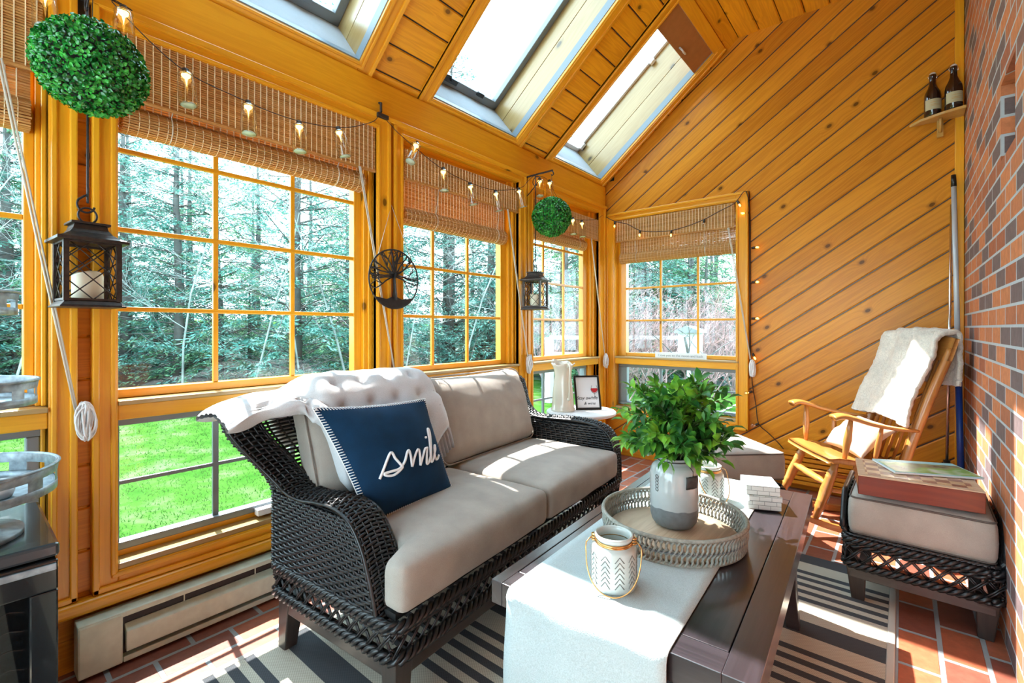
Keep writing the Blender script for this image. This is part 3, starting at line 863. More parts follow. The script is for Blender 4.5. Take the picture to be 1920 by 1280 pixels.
for i, (y0, y1) in enumerate(SKY):
    root = struct('window_%d' % (6 + i))
    m = MB(); cw = 0.085
    for lo, hi in (((y0 - cw, -0.075, -0.020), (y0, WT + cw, 0.004)), ((y1, -0.075, -0.020), (y1 + cw, WT + cw, 0.004)),
                   ((y0, -0.075, -0.020), (y1, 0.0, 0.004)), ((y0, WT, -0.020), (y1, WT + cw, 0.004))):
        m.tbox(MS, lo, hi)
    for lo, hi in (((y0 - cw, -0.077, -0.030), (y0 - cw + 0.022, WT + cw, 0.0)), ((y1 + cw - 0.022, -0.077, -0.030), (y1 + cw, WT + cw, 0.0)),
                   ((y0 - cw, -0.079, -0.029), (y1 + cw, -0.057, 0.0)), ((y0 - 0.03, -0.03, -0.026), (y1 + 0.03, -0.012, 0.0)),
                   ((y0 - 0.026, -0.03, -0.027), (y0 - 0.010, WT + 0.03, 0.0)), ((y1 + 0.010, -0.03, -0.027), (y1 + 0.026, WT + 0.03, 0.0))):
        m.tbox(MS, lo, hi)
    m.build('casing', 'pine_trim', root, bevel=0.004)
    dp = 0.42
    m = MB()
    for ya, yb in ((y0 - 0.03, y0), (y1, y1 + 0.03)):
        m.tbox(MS, (ya, -0.03, 0.05), (yb, WT + 0.03, 0.205)); m.tbox(MS, (ya, -0.03, 0.209), (yb, WT + 0.03, dp))
        m.tbox(MS, (ya, -0.03, 0.0), (yb, WT + 0.03, 0.05))
        m.tbox(MS, (ya - (0.01 if ya < y0 - 0.01 else -0.01), -0.03, 0.0), (yb - (0.01 if ya < y0 - 0.01 else -0.01), WT + 0.03, dp))
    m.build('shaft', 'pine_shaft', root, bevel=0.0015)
    m = MB()
    m.tbox(MS, (y0, -0.03, 0.0), (y1, 0.0, dp)); m.tbox(MS, (y0, WT, 0.0), (y1, WT + 0.03, dp))
    m.build('shaft_end', 'quilt_back', root)
    m = MB()
    m.tbox(MS, (y1 - 0.004, 0.0, 0.0), (y1 + 0.001, WT, 0.052)); m.tbox(MS, (y0 - 0.001, 0.0, 0.0), (y0 + 0.004, WT, 0.052))
    m.tbox(MS, (y0, -0.001, 0.0), (y1, 0.006, 0.04))
    m.build('edge_strip', 'edge_grey', root)
    sd = 0.405 if i == 2 else 0.335
    m = MB(); fw = 0.03 if i == 2 else 0.045
    for lo, hi in (((y0, 0, sd), (y0 + fw, WT, sd + 0.05)), ((y1 - fw, 0, sd), (y1, WT, sd + 0.05)), ((y0, 0, sd), (y1, fw * 1.3, sd + 0.05)), ((y0, WT - fw, sd), (y1, WT, sd + 0.05))):
        m.tbox(MS, lo, hi)
    m.build('sash', 'white_metal' if i == 2 else 'grey_metal', root, bevel=0.004)
    m = MB(); m.tbox(MS, (y0 + fw * 0.5, 0.01, sd + 0.028), (y1 - fw * 0.5, WT - 0.01, sd + 0.034)); m.build('pane', 'pane', root)
    m = MB()
    if i < 2:
        m.tbox(MS, (y0 + 0.15, 0.03, sd - 0.03), (y0 + 0.36, 0.065, sd)); m.tube([MS @ V(y0 + 0.30, 0.05, sd - 0.03), MS @ V(y0 + 0.26, 0.08, sd - 0.06), MS @ V(y0 + 0.12, 0.06, sd - 0.05)], 0.008)
        m.tbox(MS, (y1 - 0.24, 0.04, sd - 0.02), (y1 - 0.18, 0.07, sd))
        m.build('opener', 'frame_black' if i == 1 else 'grey_metal', root, bevel=0.003)
    elif i == 2:
        m.tbox(MS, (y1 - 0.05, 0.05, sd - 0.03), (y1 - 0.01, 0.11, sd)); m.tbox(MS, (y1 - 0.05, WT - 0.35, sd - 0.03), (y1 - 0.01, WT - 0.30, sd))
        m.build('latch', 'white_metal', root, bevel=0.003)
        m = MB()
        m.tbox(MS, (y0 + 0.006, slope(0.885), 0.004), (y1 - 0.006, WT, 0.012)); m.tbox(MS, (y0 + 0.006, slope(0.875), 0.0), (y1 - 0.006, slope(0.89), 0.018))
        sh = m.build('shade', 'skyshade', root)
        m = MB(); hc = (y0 + y1) / 2 + 0.02; hw = slope(0.90)
        m.tube([MS @ V(hc - 0.035, hw, 0.0), MS @ V(hc - 0.035, hw, -0.03), MS @ V(hc + 0.035, hw, -0.03), MS @ V(hc + 0.035, hw, 0.0)], 0.007)
        m.build('handle', 'white_metal', sh)

# ------------------------------------------------------------------ bamboo blinds
def arc_pts(c, r, a0, a1, n, ax=V(1, 0, 0), ay=V(0, 0, 1)):
    return [Vector(c) + ax * r * cos(a0 + (a1 - a0) * i / n) + ay * r * sin(a0 + (a1 - a0) * i / n) for i in range(n + 1)]

def bundle(m, c, h, wd, r, rnd, n=16, ax=V(0, 1, 0)):
    c = Vector(c); ay = V(0, 0, 1); an = ax.cross(ay)
    for k in range(n):
        hh = h * rnd.uniform(0.62, 1.0); ww = wd * rnd.uniform(0.12, 1.0); tl = rnd.uniform(-0.5, 0.5); dn = rnd.uniform(-0.5, 0.5) * wd * 0.6
        pts = []
        for i in range(16):
            a = 2 * pi * i / 16
            x, z = ww * 0.5 * cos(a), hh * 0.5 * sin(a)
            x, z = x * cos(tl) - z * sin(tl) * 0.3, z
            pts.append(c + ax * x + ay * z + an * (dn + 0.004 * sin(3 * a + k)))
        m.tube(pts, r, 5, closed=True)

def blind(Mw, a0, a1, zt, zv, zr, rr, drop, label, cords, lifts, ra0=None, ra1=None, seed=1):
    rnd = random.Random(seed)
    c = Mw @ V((a0 + a1) / 2, 0.03, zt)
    root = thing('bamboo_blind', label, 'window blind', c, 0, 'bamboo blinds over the windows')
    P = 0.0090
    def sheet(m, z0, z1, d, x0, x1, lo=0.60, hi=0.72):
        z = z0
        while z < z1:
            hh = P * rnd.uniform(lo, hi); jit = rnd.uniform(-0.0006, 0.0006)
            m.tbox(Mw, (x0, d + jit, z), (x1, d + 0.003 + jit, min(z + hh, z1)), 0)
            z += P
    def threads(m, z0, z1, d, x0, x1):
        x = x0 + 0.018
        while x < x1 - 0.01:
            m.tbox(Mw, (x - 0.0016, d - 0.0018, z0), (x + 0.0016, d + 0.0042, z1)); x += 0.026
    # front valance with a fold at its lower edge
    m = MB(); sheet(m, zv + 0.012, zt, 0.0, a0 + 0.004, a1 - 0.004); sheet(m, zv + 0.016, zt, 0.0075, a0 + 0.004, a1 - 0.004, 0.92, 0.98)
    m.tbox(Mw, (a0 + 0.004, -0.004, zv), (a1 - 0.004, 0.008, zv + 0.011), 0)
    va = m.build('valance', 'bamboo', root, world=True)
    m = MB(); threads(m, zv, zt, 0.0, a0 + 0.004, a1 - 0.004); m.build('valance_threads', 'blind_thread', va, world=True)
    m = MB(); m.tbox(Mw, (a0 + 0.004, 0.008, zt - 0.03), (a1 - 0.004, 0.04, zt)); m.build('headrail', 'pine_trim', root, world=True)
    x0 = a0 + 0.012 if ra0 is None else ra0; x1 = a1 - 0.03 if ra1 is None else ra1
    dc = 0.006 + rr
    zlow = zr + rr
    m = MB(); sheet(m, zlow - rr * 0.2, zt - 0.02, 0.018 + rr * 0.4, x0, x1); sheet(m, zlow - rr * 0.2, zt - 0.02, 0.024 + rr * 0.4, x0, x1, 0.88, 0.95)
    dr = m.build('drop', 'bamboo', root, world=True)
    m = MB(); threads(m, zlow - rr * 0.2, zt - 0.02, 0.018 + rr * 0.4, x0, x1); m.build('drop_threads', 'blind_thread', dr, world=True)
    # the roll
    m = MB(); n = int(2 * pi * rr / P)
    c0 = V(0, dc + 0.002, zr)
    for k in range(n):
        a = 2 * pi * (k + rnd.uniform(-0.1, 0.1)) / n
        p = V(0, cos(a) * rr, sin(a) * rr)
        R = Matrix.Translation(c0 + p) @ Matrix.Rotation(a, 4, 'X')
        e = rnd.uniform(-0.002, 0.002)
        m.tbox(Mw @ R, (x0 + e, -0.002, -P * 0.35), (x1 + e, 0.002, P * 0.35), 0)
    for rad in (0.72, 0.45):
        for k in range(int(n * rad)):
            a = 2 * pi * k / int(n * rad)
            R = Matrix.Translation(c0 + V(0, cos(a) * rr * rad, sin(a) * rr * rad)) @ Matrix.Rotation(a, 4, 'X')
            m.tbox(Mw @ R, (x0, -0.0015, -P * 0.4), (x1, 0.0015, P * 0.4), 0)
    ro = m.build('roll', 'bamboo', root, world=True)
    m = MB(); x = x0 + 0.018
    while x < x1 - 0.008:
        m.tube([Mw @ (c0 + V(x, cos(2 * pi * k / 16) * (rr + 0.002), sin(2 * pi * k / 16) * (rr + 0.002)) - V(0, 0, 0)) for k in range(16)], 0.0016, 4, closed=True)
        x += 0.030
    m.build('roll_threads', 'blind_thread', ro, world=True)
    for x in lifts:
        m = MB()
        pts = [Mw @ V(x, -0.003, zv + 0.01)] + [Mw @ (c0 + V(x, -cos(t) * (rr + 0.004), sin(t) * (rr + 0.004))) for t in [0.9, 0.5, 0.0, -0.5, -1.0, -1.57]]
        m.tube(pts, 0.0024, 5); m.build('lift_cord', 'cord', root, world=True)
    if cords:
        m = MB()
        (p0, p1) = cords[:2]
        for o in (-0.004, 0.004): m.tube([Mw @ V(p0[0] + o, p0[2], p0[1]), Mw @ V((p0[0] + p1[0]) / 2 + o, (p0[2] + p1[2]) / 2, (p0[1] + p1[1]) / 2 - 0.004), Mw @ V(p1[0] + o * 0.5, p1[2], p1[1])], 0.0034, 5)
        cd = m.build('pull_cord', 'cord', root, world=True)
        if len(cords) > 2:
            bc, bh, bw = cords[2]
            m = MB(); bundle(m, Mw @ V(bc[0], bc[2], bc[1]), bh, bw, 0.0034, rnd, ax=(Mw.to_3x3() @ V(1, 0, 0)))
            m.build('cord_bundle', 'white_thread', cd, world=True)
    return root

blind(ML, -0.88, 0.200, 2.29, 2.045, 1.912, 0.052, True, 'leftmost bamboo roll blind, its cord slanting to a hank below the near lantern',
      ((0.098, 2.05, -0.02), (0.276, 0.905, -0.035), ((0.297, 0.880, -0.036), 0.135, 0.062)), (-0.5, 0.02), seed=1)
blind(ML, 0.396, 1.481, 2.29, 2.045, 1.988, 0.050, False, 'widest bamboo roll blind, rolled up close under its valance over the large window',
      ((1.375, 2.05, -0.012), (1.60, 0.93, -0.012)), (0.56, 1.27), ra1=1.425, seed=2)
blind(ML, 1.671, 2.716, 2.235, 2.055, 1.862, 0.050, True, 'bamboo roll blind on the window between the metal tree disc and the far plant ball',
      ((2.565, 2.055, -0.02), (2.780, 0.985, -0.035), ((2.80, 0.93, -0.036), 0.15, 0.05)), (1.93, 2.50), ra1=2.60, seed=3)
blind(ML, 2.90, 3.916, 2.215, 2.018, 1.955, 0.045, False, 'bamboo roll blind behind the far plant ball, next to the corner',
      ((3.745, 2.02, -0.02), (3.975, 0.955, -0.03), ((3.988, 0.89, -0.034), 0.14, 0.05)), (3.2, 3.6), ra1=3.72, seed=4)
blind(MF, 0.097, 1.161, 2.216, 2.013, 1.862, 0.048, True, 'bamboo roll blind on the window of the end wall with small bulbs strung across',
      ((1.115, 2.015, -0.02), (1.283, 0.955, -0.035), ((1.297, 0.885, -0.038), 0.135, 0.045)), (0.30, 0.92), ra0=0.13, ra1=1.158, seed=5)

# ------------------------------------------------------------------ baseboard heaters
h = thing('baseboard_heater', 'beige metal baseboard heater along the window wall behind the loveseat', 'heater', (0.0, 0.272, 0.0))
m = MB(); m.box((0.002, 0.272, 0.172), (0.075, 3.95, 0.192)); m.box((0.002, 0.272, 0.012), (0.012, 3.95, 0.172)); m.build('top_cover', 'heater', h, bevel=0.004, world=True)
m = MB(); m.box((0.005, 0.272, 0.012), (0.078, 0.392, 0.188)); m.build('end_cap', 'heater', h, bevel=0.006, world=True)
m = MB(); m.prism([(0.060, 0.052), (0.080, 0.048), (0.080, 0.118), (0.052, 0.140), (0.046, 0.134)], (0, 0.40, 0), (1, 0, 0), (0, 0, 1), (0, 1, 0), 3.55); m.build('front_panel', 'heater', h, bevel=0.003, world=True)
m = MB(); m.box((0.012, 0.393, 0.03), (0.050, 3.95, 0.168)); m.build('fins', 'heater_dark', h, world=True)
m = MB(); m.box((0.02, 0.393, 0.012), (0.076, 3.95, 0.032)); m.build('base_rail', 'heater', h, bevel=0.003, world=True)
for y in (0.58, 0.84, 1.10, 1.5, 2.0, 2.5, 3.0, 3.5):
    m = MB(); m.box((0.050, y, 0.135), (0.054, y + 0.004, 0.172)); m.build('divider', 'heater', h, world=True)
h = thing('slatted_heater_cover', 'low brown slatted wooden heater cover on the end wall behind the rocking chair', 'heater cover', (1.86, 4.03, 0.0))
m = MB()
for k in range(6): m.box((1.36, 3.985, 0.055 + k * 0.034), (2.38, 4.003, 0.081 + k * 0.034))
m.build('slats', 'pine_wall', h, bevel=0.003, world=True)
m = MB(); m.box((1.34, 3.985, 0.0), (1.36, 4.066, 0.262)); m.box((2.38, 3.985, 0.0), (2.40, 4.066, 0.262)); m.box((1.34, 3.98, 0.262), (2.40, 4.066, 0.278)); m.box((1.36, 4.045, 0.03), (2.38, 4.06, 0.262))
m.build('body', 'pine_wall', h, world=True)

# ------------------------------------------------------------------ rug
rg = thing('striped_rug', 'charcoal and cream striped flatweave rug under the coffee table', 'rug', (1.26, 1.0, 0.0))
m = MB(); m.box((0.375, -0.9, 0.001), (2.155, 2.885, 0.007))
m.uv = [[(p[0], p[1]) for p in [m.v[k] for k in f]] for f in m.f]; m.build('weave', 'rug', rg, world=True)
for x in (0.352, 2.155):
    m = MB(); m.box((x, -0.9, 0.001), (x + 0.024, 2.885, 0.009)); m.build('edge_binding', 'rug_edge', rg, bevel=0.003, world=True)

# ------------------------------------------------------------------ outdoors
GZ = -0.40
def lawn_h(x, y): return GZ + 0.05 * noise.noise(V(x * 0.15, y * 0.15, 0)) + max(0, (-x - 10)) * 0.05
m = MB(); m.surf(lambda u, v: V(-0.45 - 60 * u ** 1.6, -14 + 84 * v, lawn_h(-0.45 - 60 * u ** 1.6, -14 + 84 * v)), 50, 60)
m.surf(lambda u, v: V(-0.45 + 14 * u, 4.6 + 60 * v, GZ), 6, 20)
o = m.build('lawn', 'lawn'); o['kind'] = 'structure'
m = MB()
def ff(u, v):
    a = radians(-14 + 96 * u); r = 14.3 + 34 * v + 0.5 * sin(u * 40) * (1 - v)
    x, y = 2.2 - r * cos(a), r * sin(a)
    return V(x, y, lawn_h(x, y) + 0.03 + 0.02 * noise.noise(V(x, y, 3)))
m.surf(ff, 60, 16)
o = m.build('ground_of_woods', 'forest_floor'); o['kind'] = 'structure'
rnd = random.Random(3)
m = MB()
for k in range(26000):
    t = rnd.random() ** 1.4
    x = -0.6 - 7.5 * t; y = -0.5 + rnd.random() * (3.5 + 5 * t)
    z = lawn_h(x, y); hh = rnd.uniform(0.012, 0.032); a = rnd.uniform(0, pi); wv = 0.004 + 0.005 * t
    dx, dy = cos(a) * wv, sin(a) * wv; lx, ly = rnd.uniform(-0.03, 0.03), rnd.uniform(-0.03, 0.03)
    m.add([(x - dx, y - dy, z - 0.005), (x + dx, y + dy, z - 0.005), (x + lx, y + ly, z + hh)], [(0, 1, 2)], [[(0, 0), (1, 0), (0, 1)]])
tag(m.build('grass', 'grass_blade'), 'short bright green lawn grass outside the low windows', 'grass', kind='stuff')

def leaf_quad(m, p, d, s, wd, rnd):
    d = d.normalized(); sd = d.cross(V(rnd.uniform(-1, 1), rnd.uniform(-1, 1), rnd.uniform(0.3, 1)))
    if sd.length < 1e-4: return
    sd.normalize()
    m.add([p, p + d * s * 0.5 + sd * wd, p + d * s, p + d * s * 0.5 - sd * wd], [(0, 1, 2, 3)], [[(0, 0), (1, 0), (1, 1), (0, 1)]])

def conifer(seed, h, mat, label, group, spread=0.30):
    rnd = random.Random(seed)
    root = thing('evergreen_tree', label, 'tree', (0, 0, 0), 0, group)
    tr = MB(); fo = MB()
    tr.tube([(0, 0, -0.3), (0.05, 0, h * 0.3), (-0.04, 0.05, h * 0.6), (0, 0, h)], [0.17, 0.14, 0.09, 0.02], 7)
    z = 0.4
    while z < h - 0.3:
        L0 = (h - z) * spread + 0.35
        for k in range(rnd.randint(4, 6)):
            a = rnd.uniform(0, 2 * pi); L = min(3.4, L0) * rnd.uniform(0.65, 1.1)
            dz = rnd.uniform(-0.25, 0.25) * L
            p0 = V(0, 0, z); p1 = V(cos(a) * L * 0.55, sin(a) * L * 0.55, z + dz * 0.5 + 0.12 * L); p2 = V(cos(a) * L, sin(a) * L, z + dz - 0.12 * L)
            tr.tube([p0, p1, p2], [0.022, 0.014, 0.006], 3, cap=False)
            n = int(L / 0.16)
            for i in range(2, n + 1):
                t = i / n
                p = p0 * (1 - t) ** 2 + p1 * 2 * t * (1 - t) + p2 * t * t
                for q in range(9):
                    b = a + rnd.uniform(-1.3, 1.3)
                    d = V(cos(b), sin(b), rnd.uniform(-0.75, 0.25))
                    leaf_quad(fo, p + V(rnd.uniform(-.12, .12), rnd.uniform(-.12, .12), rnd.uniform(-.10, .06)), d, rnd.uniform(0.08, 0.19), rnd.uniform(0.012, 0.026), rnd)
        z += rnd.uniform(0.26, 0.42)
    tr.build('trunk', 'trunk', root); fo.build('foliage', mat, root)
    return root

def bare(seed, h, label, group, name='bare_tree', mat='pale_bark', r0=0.075, multi=1, lean=0.25, cat='tree', depth=4, kids=(3, 5)):
    rnd = random.Random(seed)
    root = thing(name, label, cat, (0, 0, 0), 0, group)
    tr = MB(); br = MB()
    def grow(mb, p, d, L, r, lev):
        n = 4; pts = [p]; q = p.copy(); dd = d.copy()
        for i in range(n):
            dd = (dd + V(rnd.uniform(-1, 1), rnd.uniform(-1, 1), rnd.uniform(-0.5, 0.7)) * 0.16).normalized()
            q = q + dd * L / n; pts.append(q.copy())
        rs = [r * (1 - 0.62 * i / n) for i in range(n + 1)]
        mb.tube(pts, rs, 5 if lev == 0 else 3, cap=False)
        if lev >= depth: return
        for k in range(rnd.randint(*kids)):
            i = rnd.randint(1 if lev else 2, n)
            t = rnd.random()
            b = pts[i - 1].lerp(pts[i], t)
            nd = (dd * 0.7 + V(rnd.uniform(-1, 1), rnd.uniform(-1, 1), rnd.uniform(-0.3, 0.8))).normalized()
            grow(br, b, nd, L * rnd.uniform(0.42, 0.68), max(0.004, rs[i] * 0.6), lev + 1)
    for k in range(multi):
        d = V(rnd.uniform(-1, 1) * lean, rnd.uniform(-1, 1) * lean, 1).normalized()
        grow(tr, V(rnd.uniform(-.12, .12) * (multi > 1), rnd.uniform(-.12, .12) * (multi > 1), -0.05), d, h * rnd.uniform(0.55, 0.75), r0, 0)
    tr.build('trunk' if multi == 1 else 'stems', mat, root); br.build('twigs' if multi > 1 else 'branches', mat, root)
    return root

EL = 'tall dark evergreen in the dense teal woods beyond the lawn'
GL = 'bushy lighter green evergreen growing among the woods beyond the lawn'
protos = [conifer(11, 12.5, 'needles', EL, 'evergreens of the woods'), conifer(12, 10.0, 'needles', EL, 'evergreens of the woods', 0.34),
          conifer(13, 8.0, 'needles_green', GL, 'lighter evergreens of the woods', 0.36), conifer(14, 6.0, 'needles', EL, 'evergreens of the woods', 0.42)]
rnd = random.Random(21)
first = [True] * 4
spots = []
for row, (dist, n) in enumerate(((15.5, 16), (19.5, 16), (25.0, 15))):
    for k in range(n):
        ang = radians(-9 + 84.0 * (k + rnd.uniform(0.15, 0.85)) / n)      # from -X towards +Y
        dd = dist + rnd.uniform(-1.6, 1.6)
        spots.append((2.2 - dd * cos(ang), dd * sin(ang), row))
for (x, y, row) in spots:
    i = rnd.choice((0, 0, 1, 2, 3, 3) if row == 0 else ((0, 1, 1, 2, 3) if row == 1 else (0, 0, 1)))
    if x > -4: i = rnd.choice((1, 2, 2))
    z = lawn_h(x, y)
    s = rnd.uniform(0.78, 1.0) if row < 2 else rnd.uniform(0.72, 0.95)
    if first[i]:
        o = protos[i]; first[i] = False; o.location = (x, y, z); o.rotation_euler = (0, 0, rnd.uniform(0, 6.28)); o.scale = (s, s, s)
    else: dup(protos[i], (x, y, z), rnd.uniform(0, 6.28), (s, s, s))
YL = 'low young evergreen filling the edge of the woods beyond the lawn'
rnd = random.Random(61)
for k in range(20):
    a = radians(-7 + 84 * (k + rnd.uniform(0.2, 0.8)) / 20); dd = rnd.uniform(14.6, 17.5); s = rnd.uniform(0.30, 0.52)
    x, y = 2.2 - dd * cos(a), dd * sin(a)
    dup(protos[3] if k % 3 else protos[2], (x, y, lawn_h(x, y)), k * 1.1, (s * 1.25, s * 1.25, s), YL, 'low evergreens at the edge of the woods')
BL = 'pale leafless tree with thin branches at the edge of the woods'
bp = [bare(31, 9, BL, 'bare trees at the edge of the woods', r0=0.032, lean=0.08), bare(32, 7.5, BL, 'bare trees at the edge of the woods', lean=0.06, r0=0.028)]
for k, (ang, dd, s) in enumerate(((8, 12.5, .9), (15, 13.2, 1), (21, 12.2, .85), (26, 13.5, 1.15), (31, 13.4, 1.1), (37, 12.6, .8), (44, 13.4, 1), (51, 13.0, .9), (57, 13.5, .8), (-2, 12.6, 1), (3, 13.4, .8), (62, 13, .9))):
    a = radians(ang); x, y = 2.2 - dd * cos(a), dd * sin(a)
    if k < 2: o = bp[k]; o.location = (x, y, lawn_h(x, y)); o.rotation_euler = (0, 0, k * 1.3); o.scale = (s, s, s)
    else: dup(bp[k % 2], (x, y, lawn_h(x, y)), k * 1.7, (s, s, s))
SL = 'pinkish leafless shrub outside the window of the end wall'
sp0 = bare(41, 2.6, SL, 'pinkish shrubs outside the end window', 'bare_shrub', 'twig_pink', 0.022, 7, 0.55, 'shrub', 3, (3, 5))
rnd = random.Random(5)
for k in range(26):
    y = rnd.uniform(8.5, 13.5); x = 2.2 - (y / 1.0) * rnd.uniform(0.13, 0.72)
    s = rnd.uniform(0.75, 1.1)
    if k == 0: sp0.location = (x, y, GZ); sp0.scale = (s, s, s)
    else: dup(sp0, (x, y, GZ), rnd.uniform(0, 6.28), (s, s, s))
g3 = protos[2]
for (x, y, s) in ((-3.6, 17.0, 0.75), (-1.5, 18.5, 0.9), (-5.5, 19, 0.9), (0.4, 19.5, 0.85), (-7.0, 15.5, 0.7), (-2.5, 15.2, 0.6), (-0.6, 15.8, 0.62), (-4.8, 15.6, 0.62), (-8.6, 18.5, 0.9)):
    dup(g3, (x, y, GZ), x * 2, (s, s, s))
# a white bird house on a post, a small garden tree, white bars standing in for a window reflection
b = thing('bird_house', 'small white bird house on a post outside the end window', 'bird house', (-0.62, 8.2, GZ))
m = MB(); m.box((-0.78, 8.05, 0.62), (-0.46, 8.35, 1.12)); m.build('box', 'white_post', b, world=True)
m = MB(); m.prism([(-0.84, 1.12), (-0.40, 1.12), (-0.42, 1.16), (-0.62, 1.24), (-0.82, 1.16)], (0, 8.0, 0), (1, 0, 0), (0, 0, 1), (0, 1, 0), 0.4); m.build('roof', 'grey_metal', b, world=True)
m = MB(); m.beam((-0.62, 8.2, GZ), (-0.62, 8.2, 0.62), 0.09, 0.09); m.build('post', 'white_post', b, world=True)
t = bare(44, 2.6, 'small forked grey tree standing beside the white bird house', 'garden trees', 'bare_tree', 'trunk', 0.05, 1, 0.05, 'tree', 3, (2, 3)); t.location = (-0.28, 8.0, GZ); del t['group']
f = thing('reflection_bars', 'white post and two bars standing in for a reflection in the corner window', 'railing', (-2.6, 9.0, GZ))
m = MB(); m.beam((-2.6, 9.0, GZ), (-2.6, 9.0, 2.35), 0.30, 0.30); m.build('post', 'white_post', f, world=True)
m = MB(); m.beam((-3.6, 8.2, GZ), (-3.6, 8.2, 1.0), 0.14, 0.14); m.build('post', 'white_post', f, world=True)
for z in (0.65, 1.75):
    m = MB(); m.beam((-3.6, 8.2, z - (0.75 if z > 1 else 0.0)), (-1.2, 10.1, z - (0.75 if z > 1 else 0.0)), 0.05, 0.08); m.build('rail', 'white_post', f, world=True)

# ------------------------------------------------------------------ soft-furnishing helpers
def axis_pts(h, r, n):
    a = [-h, -h + r * 0.12, -h + r * 0.4, -h + r]
    b = [(-h + r) + 2 * (h - r) * i / n for i in range(1, n)]
    return a + b + [-x for x in reversed(a)]

def rounded_box(mb, hx, hy, hz, r, n=(10, 8, 3), fn=None):
    ax = [axis_pts(h, min(r, h * 0.98), k) for h, k in zip((hx, hy, hz), n)]
    H = (hx, hy, hz)
    def rp(p):
        q = V(*[max(-(H[i] - r), min(H[i] - r, p[i])) if H[i] > r else 0 for i in range(3)])
        d = Vector(p) - q
        if d.length > 1e-9: q = q + d.normalized() * r
        return Vector(fn(q)) if fn else q
    for k in range(3):
        i, j = [(1, 2), (2, 0), (0, 1)][k]
        for sgn in (-1, 1):
            A, B = ax[i], ax[j]
            vs = []
            for a in A:
                for b in B:
                    p = [0, 0, 0]; p[i] = a; p[j] = b; p[k] = sgn * H[k]
                    vs.append(rp(p))
            fs = []
            nb = len(B)
            for x in range(len(A) - 1):
                for y in range(nb - 1):
                    f = (x * nb + y, (x + 1) * nb + y, (x + 1) * nb + y + 1, x * nb + y + 1)
                    fs.append(f if sgn > 0 else f[::-1])
            mb.add(vs, fs, None, True)

def weld(o, d=0.0004):
    bm = bmesh.new(); bm.from_mesh(o.data)
    bmesh.ops.remove_doubles(bm, verts=bm.verts, dist=d)
    bm.to_mesh(o.data); bm.free()
    return o

def nz3(p, s, seed=0): return noise.noise(Vector(p) * s + V(seed * 3.1, seed * 1.7, seed))

def catmull(P, k=6):
    P = [Vector(p) for p in P]
    out = []
    for i in range(len(P) - 1):
        p0 = P[max(i - 1, 0)]; p1 = P[i]; p2 = P[i + 1]; p3 = P[min(i + 2, len(P) - 1)]
        for j in range(k):
            t = j / k
            out.append(0.5 * ((2 * p1) + (p2 - p0) * t + (2 * p0 - 5 * p1 + 4 * p2 - p3) * t * t + (3 * p1 - p0 - 3 * p2 + p3) * t ** 3))
    out.append(P[-1])
    return out

# ------------------------------------------------------------------ wicker helpers
def weave(mb, S, rows, stakes, r, amp, n=5, flat=0.75, sr=None):
    def nrm(u, v):
        e = 0.004
        a = Vector(S(min(u + e, 1), v)) - Vector(S(max(u - e, 0), v)); b = Vector(S(u, min(v + e, 1))) - Vector(S(u, max(v - e, 0)))
        c = a.cross(b)
        return c.normalized() if c.length > 1e-12 else V(0, 0, 1)
    K = 2 * stakes
    for j in range(rows):
        v = (j + 0.5) / rows
        pts = []
        for i in range(K + 1):
            u = i / K
            off = 0.0 if i % 2 == 0 else amp * (1 if ((i // 2) + j) % 2 == 0 else -1)
            pts.append(Vector(S(u, v)) + nrm(u, v) * off)
        mb.tube(pts, r, n, cap=True)
    for i in range(stakes):
        u = (i + 0.5) / stakes
        m = max(6, rows // 2)
        mb.tube([S(u, k / m) for k in range(m + 1)], sr or r * 0.8, 4)

def sheet_back(mb, S, nu, nv, off):
    def f(u, v):
        e = 0.01
        a = Vector(S(min(u + e, 1), v)) - Vector(S(max(u - e, 0), v)); b = Vector(S(u, min(v + e, 1))) - Vector(S(u, max(v - e, 0)))
        c = a.cross(b)
        return Vector(S(u, v)) + (c.normalized() if c.length > 1e-12 else V(0, 0, 0)) * off
    mb.surf(f, nu, nv)

def braid(mb, path, R=0.012, r=0.0085, pitch=0.075, strands=3, closed=False):
    path = [Vector(p) for p in path]
    # resample
    P = [path[0]]; d = 0.011
    seq = path + ([path[0]] if closed else [])
    for a, b in zip(seq, seq[1:]):
        L = (b - a).length; k = max(1, int(L / d))
        for i in range(1, k + 1): P.append(a.lerp(b, i / k))
    s = [0]
    for a, b in zip(P, P[1:]): s.append(s[-1] + (b - a).length)
    for q in range(strands):
        pts = []
        for i, p in enumerate(P):
            t = (P[min(i + 1, len(P) - 1)] - P[max(i - 1, 0)]).normalized()
            x = t.cross(V(0, 0, 1))
            x = x.normalized() if x.length > 1e-4 else V(1, 0, 0)
            y = x.cross(t)
            a = 2 * pi * (s[i] / pitch + q / strands)
            pts.append(p + x * cos(a) * R * 0.8 + y * sin(a) * R)
        mb.tube(pts, r, 6)

